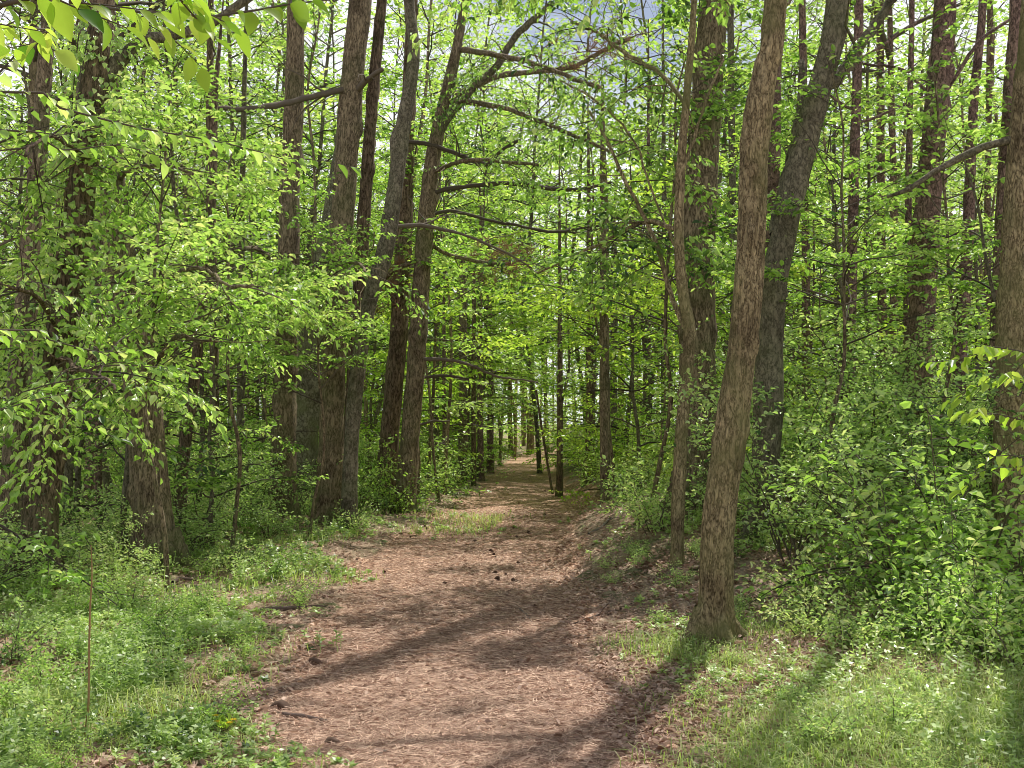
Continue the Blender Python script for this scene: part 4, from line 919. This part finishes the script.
def build_herbs():
    rng = np.random.default_rng(301); g = Geo()
    x, Y = scatter(rng, 70000, 3.2, 48, .58, 1.5)
    den = verge(x, Y) * (.02 + 1.3 * sstep(.28 + .22 * np.exp(-np.maximum(0, np.abs(x - xc(Y)) - hw(Y)) / 1.2), .70, .55 * nzf(x, Y, 1.7, 5) + .45 * nzf(x, Y, 5.1, 2))); nearright = (x > xc(Y)) & (Y < 7.8); den = np.where(nearright, den * .16, den)
    k = rng.random(len(x)) < den; x, Y = x[k], Y[k]; n = len(x); z = ground(x, Y)
    hgt = (.05 + .22 * rng.random(n) ** 2.0) * (.45 + .9 * nzf(x, Y, 1.3, 2)) * (1 + .012 * Y)
    edge = verge(x, Y); hgt *= .35 + .65 * edge
    base = np.stack([x, Y, z], 1); lean = rng.normal(0, .22, (n, 2)); ax = unit(np.hstack([lean, np.ones((n, 1))]))
    top = base + ax * hgt[:, None]
    sv = np.stack([-ax[:, 1], ax[:, 0], np.zeros(n)], 1); sv = unit(sv + 1e-3) * (.0012 + .0002 * Y)[:, None]
    g.add(np.stack([base - sv, base + sv, top + sv, top - sv], 1).reshape(-1, 3), np.arange(n)[:, None] * 4 + np.array([[0, 1, 2, 3]]), 0, .45)
    tone = np.clip(.5 + .4 * (nzf(x, Y, .9, 6) - .5) + rng.normal(0, .12, n), 0, 1)
    for w in range(5):
        t = (.3 + .7 * (w + 1) / 5)
        for k2 in range(3):
            m = rng.random(n) < .85
            a = w * 1.2 + k2 * 2.09 + rng.normal(0, .35, n); dd = np.stack([np.cos(a), np.sin(a), rng.normal(.15, .3, n)], 1)
            q = base + ax * (hgt * t)[:, None]
            L = (.022 + .018 * rng.random(n) + .0016 * Y) * (1.25 - .4 * t)
            leaves(g, q[m], dd[m], (np.array((0, 0, 1.)) + rng.normal(0, .35, (n, 3)))[m], L[m], L[m] * .5, 0, np.clip(tone + rng.normal(0, .12, n), 0, 1)[m], 0)
    tag(ob('ground_cover', g.mesh('ground_cover', [M['herb']])), 'low small leaved herbs covering both sides of the path', 'ground cover', kind='stuff')
    return n
def build_litter():
    rng = np.random.default_rng(302); g = Geo()
    x, Y = scatter(rng, 110000, 3.2, 34, .56, 1.7); d = (x - xc(Y)) / hw(Y)
    den = np.where(np.abs(d) < 1, .035, .55) + np.where(d > .85, .45, 0); k = rng.random(len(x)) < den; x, Y = x[k], Y[k]; n = len(x)
    a = rng.random(n) * 6.28; dd = np.stack([np.cos(a), np.sin(a), rng.normal(.1, .25, n)], 1)
    L = (.02 + .035 * rng.random(n)) * (1 + .02 * Y)
    leaves(g, np.stack([x, Y, ground(x, Y) + .008 + .012 * rng.random(n)], 1), dd, np.array((0, 0, 1.)) + rng.normal(0, .45, (n, 3)), L, L * .55, 0, np.clip(rng.normal(.5, .25, n), 0, 1), 1)
    for hx, hy in HERO:
        if hy > 21: continue
        m = 260; a = rng.random(m) * 6.28; r = .12 + .5 * np.abs(rng.normal(0, .8, m)); x, Y = hx + np.cos(a) * r, hy + np.sin(a) * r
        dd = np.stack([np.cos(a + 1), np.sin(a + 1), rng.normal(.2, .3, m)], 1); L = .04 + .04 * rng.random(m)
        leaves(g, np.stack([x, Y, ground(x, Y) + .01 + .07 * np.exp(-r / .25) * rng.random(m)], 1), dd, np.array((0, 0, 1.)) + rng.normal(0, .5, (m, 3)), L, L * .55, 0, np.clip(rng.normal(.45, .25, m), 0, 1), 1)
    tag(ob('leaf_litter', g.mesh('leaf_litter', [M['litter']])), 'curled brown dead leaves on the woodland floor', 'leaf litter', kind='stuff')
def build_needles():
    rng = np.random.default_rng(303); g = Geo()
    n = 210000; u = rng.random(n); Y = (3.2 ** -.7 + u * (20 ** -.7 - 3.2 ** -.7)) ** (1 / -.7); x = xc(Y) + hw(Y) * rng.normal(0, .75, n)
    k = np.abs(x) < .56 * Y + .5; x, Y = x[k], Y[k]; n = len(x)
    a = rng.random(n) * 6.28; L = .05 + .06 * rng.random(n); w = .0011 + .00016 * Y
    dd = np.stack([np.cos(a), np.sin(a), rng.normal(.0, .10, n)], 1)
    leaves(g, np.stack([x, Y, ground(x, Y) + .006 + .012 * rng.random(n)], 1), dd, np.array((0, 0, 1.)) + rng.normal(0, .3, (n, 3)), L, w * 2, 0, np.clip(rng.normal(.42, .33, n), 0, 1), 0)
    tag(ob('pine_needles', g.mesh('pine_needles', [M['needles']])), 'fallen reddish pine needles carpeting the path', 'pine needles', kind='stuff')
build_grass(); build_herbs(); build_litter(); build_needles()

# ------------------------------------------------------------------ small things on the ground
def cone_mesh(seed):
    rng = np.random.default_rng(seed); g = Geo()
    th = np.linspace(0, math.pi, 7); L, W = .075, .02
    pts = np.stack([-L / 2 + L * np.linspace(0, 1, 7), np.zeros(7), np.zeros(7)], 1); tube(g, pts, W * .6 * np.sin(np.clip(th, .35, 2.8)), 7, 0, .2)
    P, D, Nn, LL = [], [], [], []
    for i in range(9):
        for j in range(8):
            a = j * .785 + i * .4; t = (i + .5) / 9; r = W * .5 * math.sin(math.pi * min(.93, max(.15, t)))
            o = np.array((0, math.cos(a), math.sin(a))); P.append(np.array((-L / 2 + L * t, 0, 0)) + o * r); D.append(o + np.array((.75 - .2 * t, 0, 0))); Nn.append(np.array((-1., 0, 0)) + o * .5); LL.append(.017 * (.6 + .6 * math.sin(math.pi * t)))
    leaves(g, P, D, Nn, np.array(LL), np.array(LL) * .9, 0, np.clip(rng.normal(.5, .2, len(P)), 0, 1), 1)
    return g.mesh('pine_cone', [M['cone']])
cones = [cone_mesh(1), cone_mesh(2)]
rc = np.random.default_rng(71)
nc = 0
while nc < 26:
    Y = 10 + 9 * rc.random() ** .9; x = xc(Y) + hw(Y) * rc.normal(0, .65)
    if abs(x - xc(Y)) > 1.3 * hw(Y) or abs(x) > .5 * Y: continue
    o = ob('pine_cone', cones[nc % 2], None, (x, Y, float(ground(x, Y)) + .02)); o.rotation_euler = (rc.random() * 6, rc.normal(0, .3), rc.random() * 6); s = rc.uniform(.5, .9); o.scale = (s, s, s)
    tag(o, 'small dark open pine cone lying on the needle covered path', 'pine cone', 'pine cones on the path'); nc += 1

def stick(label, pl, Y0, w, seed, name='fallen_stick', cat='stick', mat='stick', twigs=3):
    rng = np.random.default_rng(seed); rows = []
    for px, py in pl:
        Y = CAMZ * F / max(20, py - 430); 
        for _ in range(12):
            x = (px - 512) / F * Y; z = float(ground(x, Y)); q = at(px, py, Y); Y -= (z - q[2]) / .16 * .5 if False else 0
            # march the view ray down to the terrain
            Y = Y * (CAMZ - z) / max(.05, (CAMZ - q[2]))
        rows.append([(px - 512) / F * Y, Y, float(ground((px - 512) / F * Y, Y)) + w * .8, w])
    o0 = np.array(rows[0][:3]); rows = np.array(rows); rows[:, :3] -= o0; rows[-1, 3] *= .5
    ln = smooth_line(rows, .06); ln[1:-1, :3] += rng.normal(0, w * .25, (len(ln) - 2, 3))
    g = Geo(); tube(g, ln[:, :3], ln[:, 3], 9, 0, .5)
    for _ in range(twigs):
        i = rng.integers(2, len(ln)); ax = unit(ln[-1, :3] - ln[0, :3]); tw = limb_line(rng, ln[i, :3], ax * .7 + rng.normal(0, .5, 3) * np.array((1, 1, .25)), .12 + .2 * rng.random(), 4, -.05, .15)
        tube(g, tw, np.linspace(w * .5, w * .15, 4), 5, 0, .5, False)
    tag(ob(name, g.mesh(name, [M[mat]], True), None, o0), label, cat)
stick('short thick dark stick lying on the left path edge between two sun patches', [(262, 612), (285, 611), (311, 608)], 0, .022, 1)
stick('dark twig lying nearest at the left of the path beside a lump of bark', [(286, 716), (305, 719), (330, 723)], 0, .014, 2)
stick('crooked dark branch in the grass left of the path', [(198, 694), (216, 698), (232, 711), (262, 713)], 0, .012, 3)
stick('pale thin curved twig on the middle of the path', [(519, 609), (526, 615), (532, 623)], 0, .007, 4, mat='deadwood')
stick('pale short twig on the right path edge', [(663, 642), (670, 636), (677, 630)], 0, .007, 5, mat='deadwood')
stick('flat grey wood chip at the bottom left of the path', [(374, 758), (384, 755), (392, 753)], 0, .012, 6, mat='deadwood', twigs=0)
stick('bent fallen twig on the far left side of the verge', [(2, 714), (30, 710), (55, 716), (68, 722)], 0, .008, 7)
stick('fallen dark stick under the herbs at the left verge', [(175, 584), (185, 580), (200, 582)], 0, .02, 8)
stick('thin stick lying along the foot of the right bank', [(570, 625), (610, 612), (640, 601)], 0, .008, 9)
stick('pale root crossing the right path edge near the far poles', [(588, 535), (600, 529), (612, 523)], 0, .02, 10, 'surface_root', 'root', 'deadwood', 1)
# log leaning on the right hillside
def log():
    g = Geo(); a, b = at(914, 425, 11.6), at(974, 455, 10.6); a = np.array((*a,)); b = np.array((*b,))
    rows = [[*(a - b), .028], [*((a - b) * .5 + np.array((0, 0, .03))), .03], [0, 0, 0, .034]]
    ln = smooth_line(rows, .08); tube(g, ln[:, :3], ln[:, 3], 10, 0, .5)
    tag(ob('fallen_log', g.mesh('fallen_log', [M['stick']], True), None, b), 'thin dark log leaning down the right hillside behind yellow green leaves', 'log')
log()
# bark lumps
def lump(px, py, s, seed, lab):
    rng = np.random.default_rng(seed); g = Geo(); Y = CAMZ * F / (py - 430); x = (px - 512) / F * Y
    pts = np.array([(-s, 0, 0), (-s * .5, .01, s * .25), (0, 0, s * .32), (s * .5, -.01, s * .2), (s, 0, 0)]); tube(g, pts, [s * .15, s * .42, s * .5, s * .38, s * .12], 9, 0, .4)
    me = g.mesh('bark_chunk', [M['cone']]); co = np.zeros(len(me.vertices) * 3); me.vertices.foreach_get('co', co); co += rng.normal(0, s * .07, len(co)); me.vertices.foreach_set('co', co)
    tag(ob('bark_chunk', me, None, (x, Y, float(ground(x, Y)))), lab, 'bark')
lump(284, 703, .06, 1, 'dark crumbled lump of bark beside the nearest twig left of the path')
lump(317, 659, .05, 2, 'small dark lump of bark on the sunny left path edge')
lump(335, 738, .045, 3, 'small brown clod at the bottom left of the path')
# dead stalk
g = Geo(); bx, by = (88 - 512) / F * 5.3, 5.3; bz = float(ground(bx, by)); foot = np.array((bx, by, bz))
pl = [np.append(at(a, b, 5.3) - foot, w) for a, b, w in ((88, 712, .006), (89, 660, .0055), (90, 610, .005), (92, 575, .0035), (91, 545, .002))]; pl.insert(0, np.array((0, 0, -.05, .006)))
ln = smooth_line(pl, .05); tube(g, ln[:, :3], ln[:, 3], 6); 
for i in (8, 12, 16): tube(g, [ln[min(i, len(ln) - 1), :3], ln[min(i, len(ln) - 1), :3] + np.array((.02 * (-1) ** i, 0, .03))], [.003, .001], 4)
tag(ob('dead_stalk', g.mesh('dead_stalk', [M['stalk']], True), None, foot), 'dry reddish brown stalk standing upright in the left verge', 'stalk')
# yellow flower plant
def flower():
    rng = np.random.default_rng(8); Y = 5.35; x = (228 - 512) / F * Y; foot = (x, Y, float(ground(x, Y)))
    t = thing('wildflower', foot, 'small plant with yellow flowers on the left verge near the path', 'flower'); g = Geo(); acc = []
    for k in range(9):
        a = k * .7; e = np.array((math.cos(a) * .05, math.sin(a) * .05, .07 + .03 * rng.random())); tube(g, [(0, 0, 0), e * .5, e], [.002, .0018, .001], 4, 0, .5, False)
        leaves(g, [e * .5, e * .7], [e, e * np.array((-1, 1, 1))], [(0, 0, 1), (0, 0, 1)], .045, .022, 1, .7, 1); acc.append(e)
    ob('foliage', g.mesh('foliage', [M['twig'], M['leaf_yel']]), t)
    for k, e in enumerate(acc[::2]):
        gp = Geo(); a = np.arange(7) * .9; d = np.stack([np.cos(a), np.sin(a), np.full(7, .35)], 1)
        leaves(gp, np.tile(e, (7, 1)), d, np.tile((0, 0, 1.), (7, 1)), .02, .012, 0, .6, 1); ob('flower_head', gp.mesh('flower_head', [M['yellow']]), t)
flower()

# ------------------------------------------------------------------ camera, light, sky
cam = bpy.data.cameras.new('camera'); co = bpy.data.objects.new('camera', cam); COL.objects.link(co)
cam.lens = 36 * F / 1024; cam.sensor_width = 36; cam.clip_end = 3000; cam.clip_start = .05
co.location = (0, 0, CAMZ); co.rotation_euler = (R(90) + PITCH, 0, 0); sc.camera = co
w = bpy.data.worlds.new('World'); sc.world = w; w.use_nodes = True; nt = w.node_tree
bg = nt.nodes['Background']; sky = nt.nodes.new('ShaderNodeTexSky'); sky.sky_type = 'NISHITA'; sky.sun_disc = False
sky.sun_elevation = SUN_EL; sky.sun_rotation = SUN_AZ; sky.dust_density = 2.0; sky.ozone_density = .8; sky.air_density = 1.0
wt = nt.nodes.new('ShaderNodeTexCoord'); wm = nt.nodes.new('ShaderNodeMapping'); wm.inputs['Scale'].default_value = (1, 1, 2.2); nt.links.new(wt.outputs['Generated'], wm.inputs[0])
wn = nt.nodes.new('ShaderNodeTexNoise'); wn.inputs['Scale'].default_value = 3.0; wn.inputs['Detail'].default_value = 7; wn.inputs['Roughness'].default_value = .6; nt.links.new(wm.outputs[0], wn.inputs[0])
wsx = nt.nodes.new('ShaderNodeSeparateXYZ'); nt.links.new(wt.outputs['Generated'], wsx.inputs[0])
wma = nt.nodes.new('ShaderNodeMath'); wma.operation = 'MULTIPLY_ADD'; nt.links.new(wsx.outputs['Z'], wma.inputs[0]); wma.inputs[1].default_value = -.55; nt.links.new(wn.outputs['Fac'], wma.inputs[2])
wmb = nt.nodes.new('ShaderNodeMath'); wmb.operation = 'ADD'; nt.links.new(wma.outputs[0], wmb.inputs[0]); wmb.inputs[1].default_value = .27
wr = ramp(nt, [(.42, (0, 0, 0)), (.60, (1, 1, 1))], wmb.outputs[0])
wx = nt.nodes.new('ShaderNodeMix'); wx.data_type = 'RGBA'; nt.links.new(wr.outputs[0], wx.inputs[0]); nt.links.new(sky.outputs[0], wx.inputs[6]); wx.inputs[7].default_value = (11.5, 11.7, 12.0, 1)
nt.links.new(wx.outputs[2], bg.inputs[0]); bg.inputs[1].default_value = .1
sl = bpy.data.lights.new('sun', 'SUN'); sl.energy = 5.0; sl.angle = R(.53); sl.color = (1, .97, .91)
so = bpy.data.objects.new('sun', sl); COL.objects.link(so)
dv = Vector((math.sin(SUN_AZ) * math.cos(SUN_EL), math.cos(SUN_AZ) * math.cos(SUN_EL), math.sin(SUN_EL)))
so.rotation_euler = (dv).to_track_quat('Z', 'Y').to_euler(); so.location = (10, 20, 40)
sc.view_settings.view_transform = 'Standard'; sc.view_settings.look = 'None'; sc.view_settings.exposure = 0
cy = sc.cycles
cy.filter_width = .9; cy.max_bounces = 10; cy.diffuse_bounces = 8; cy.glossy_bounces = 2; cy.transmission_bounces = 5; cy.caustics_reflective = False; cy.caustics_refractive = False
cy.sample_clamp_indirect = 10; cy.use_denoising = True
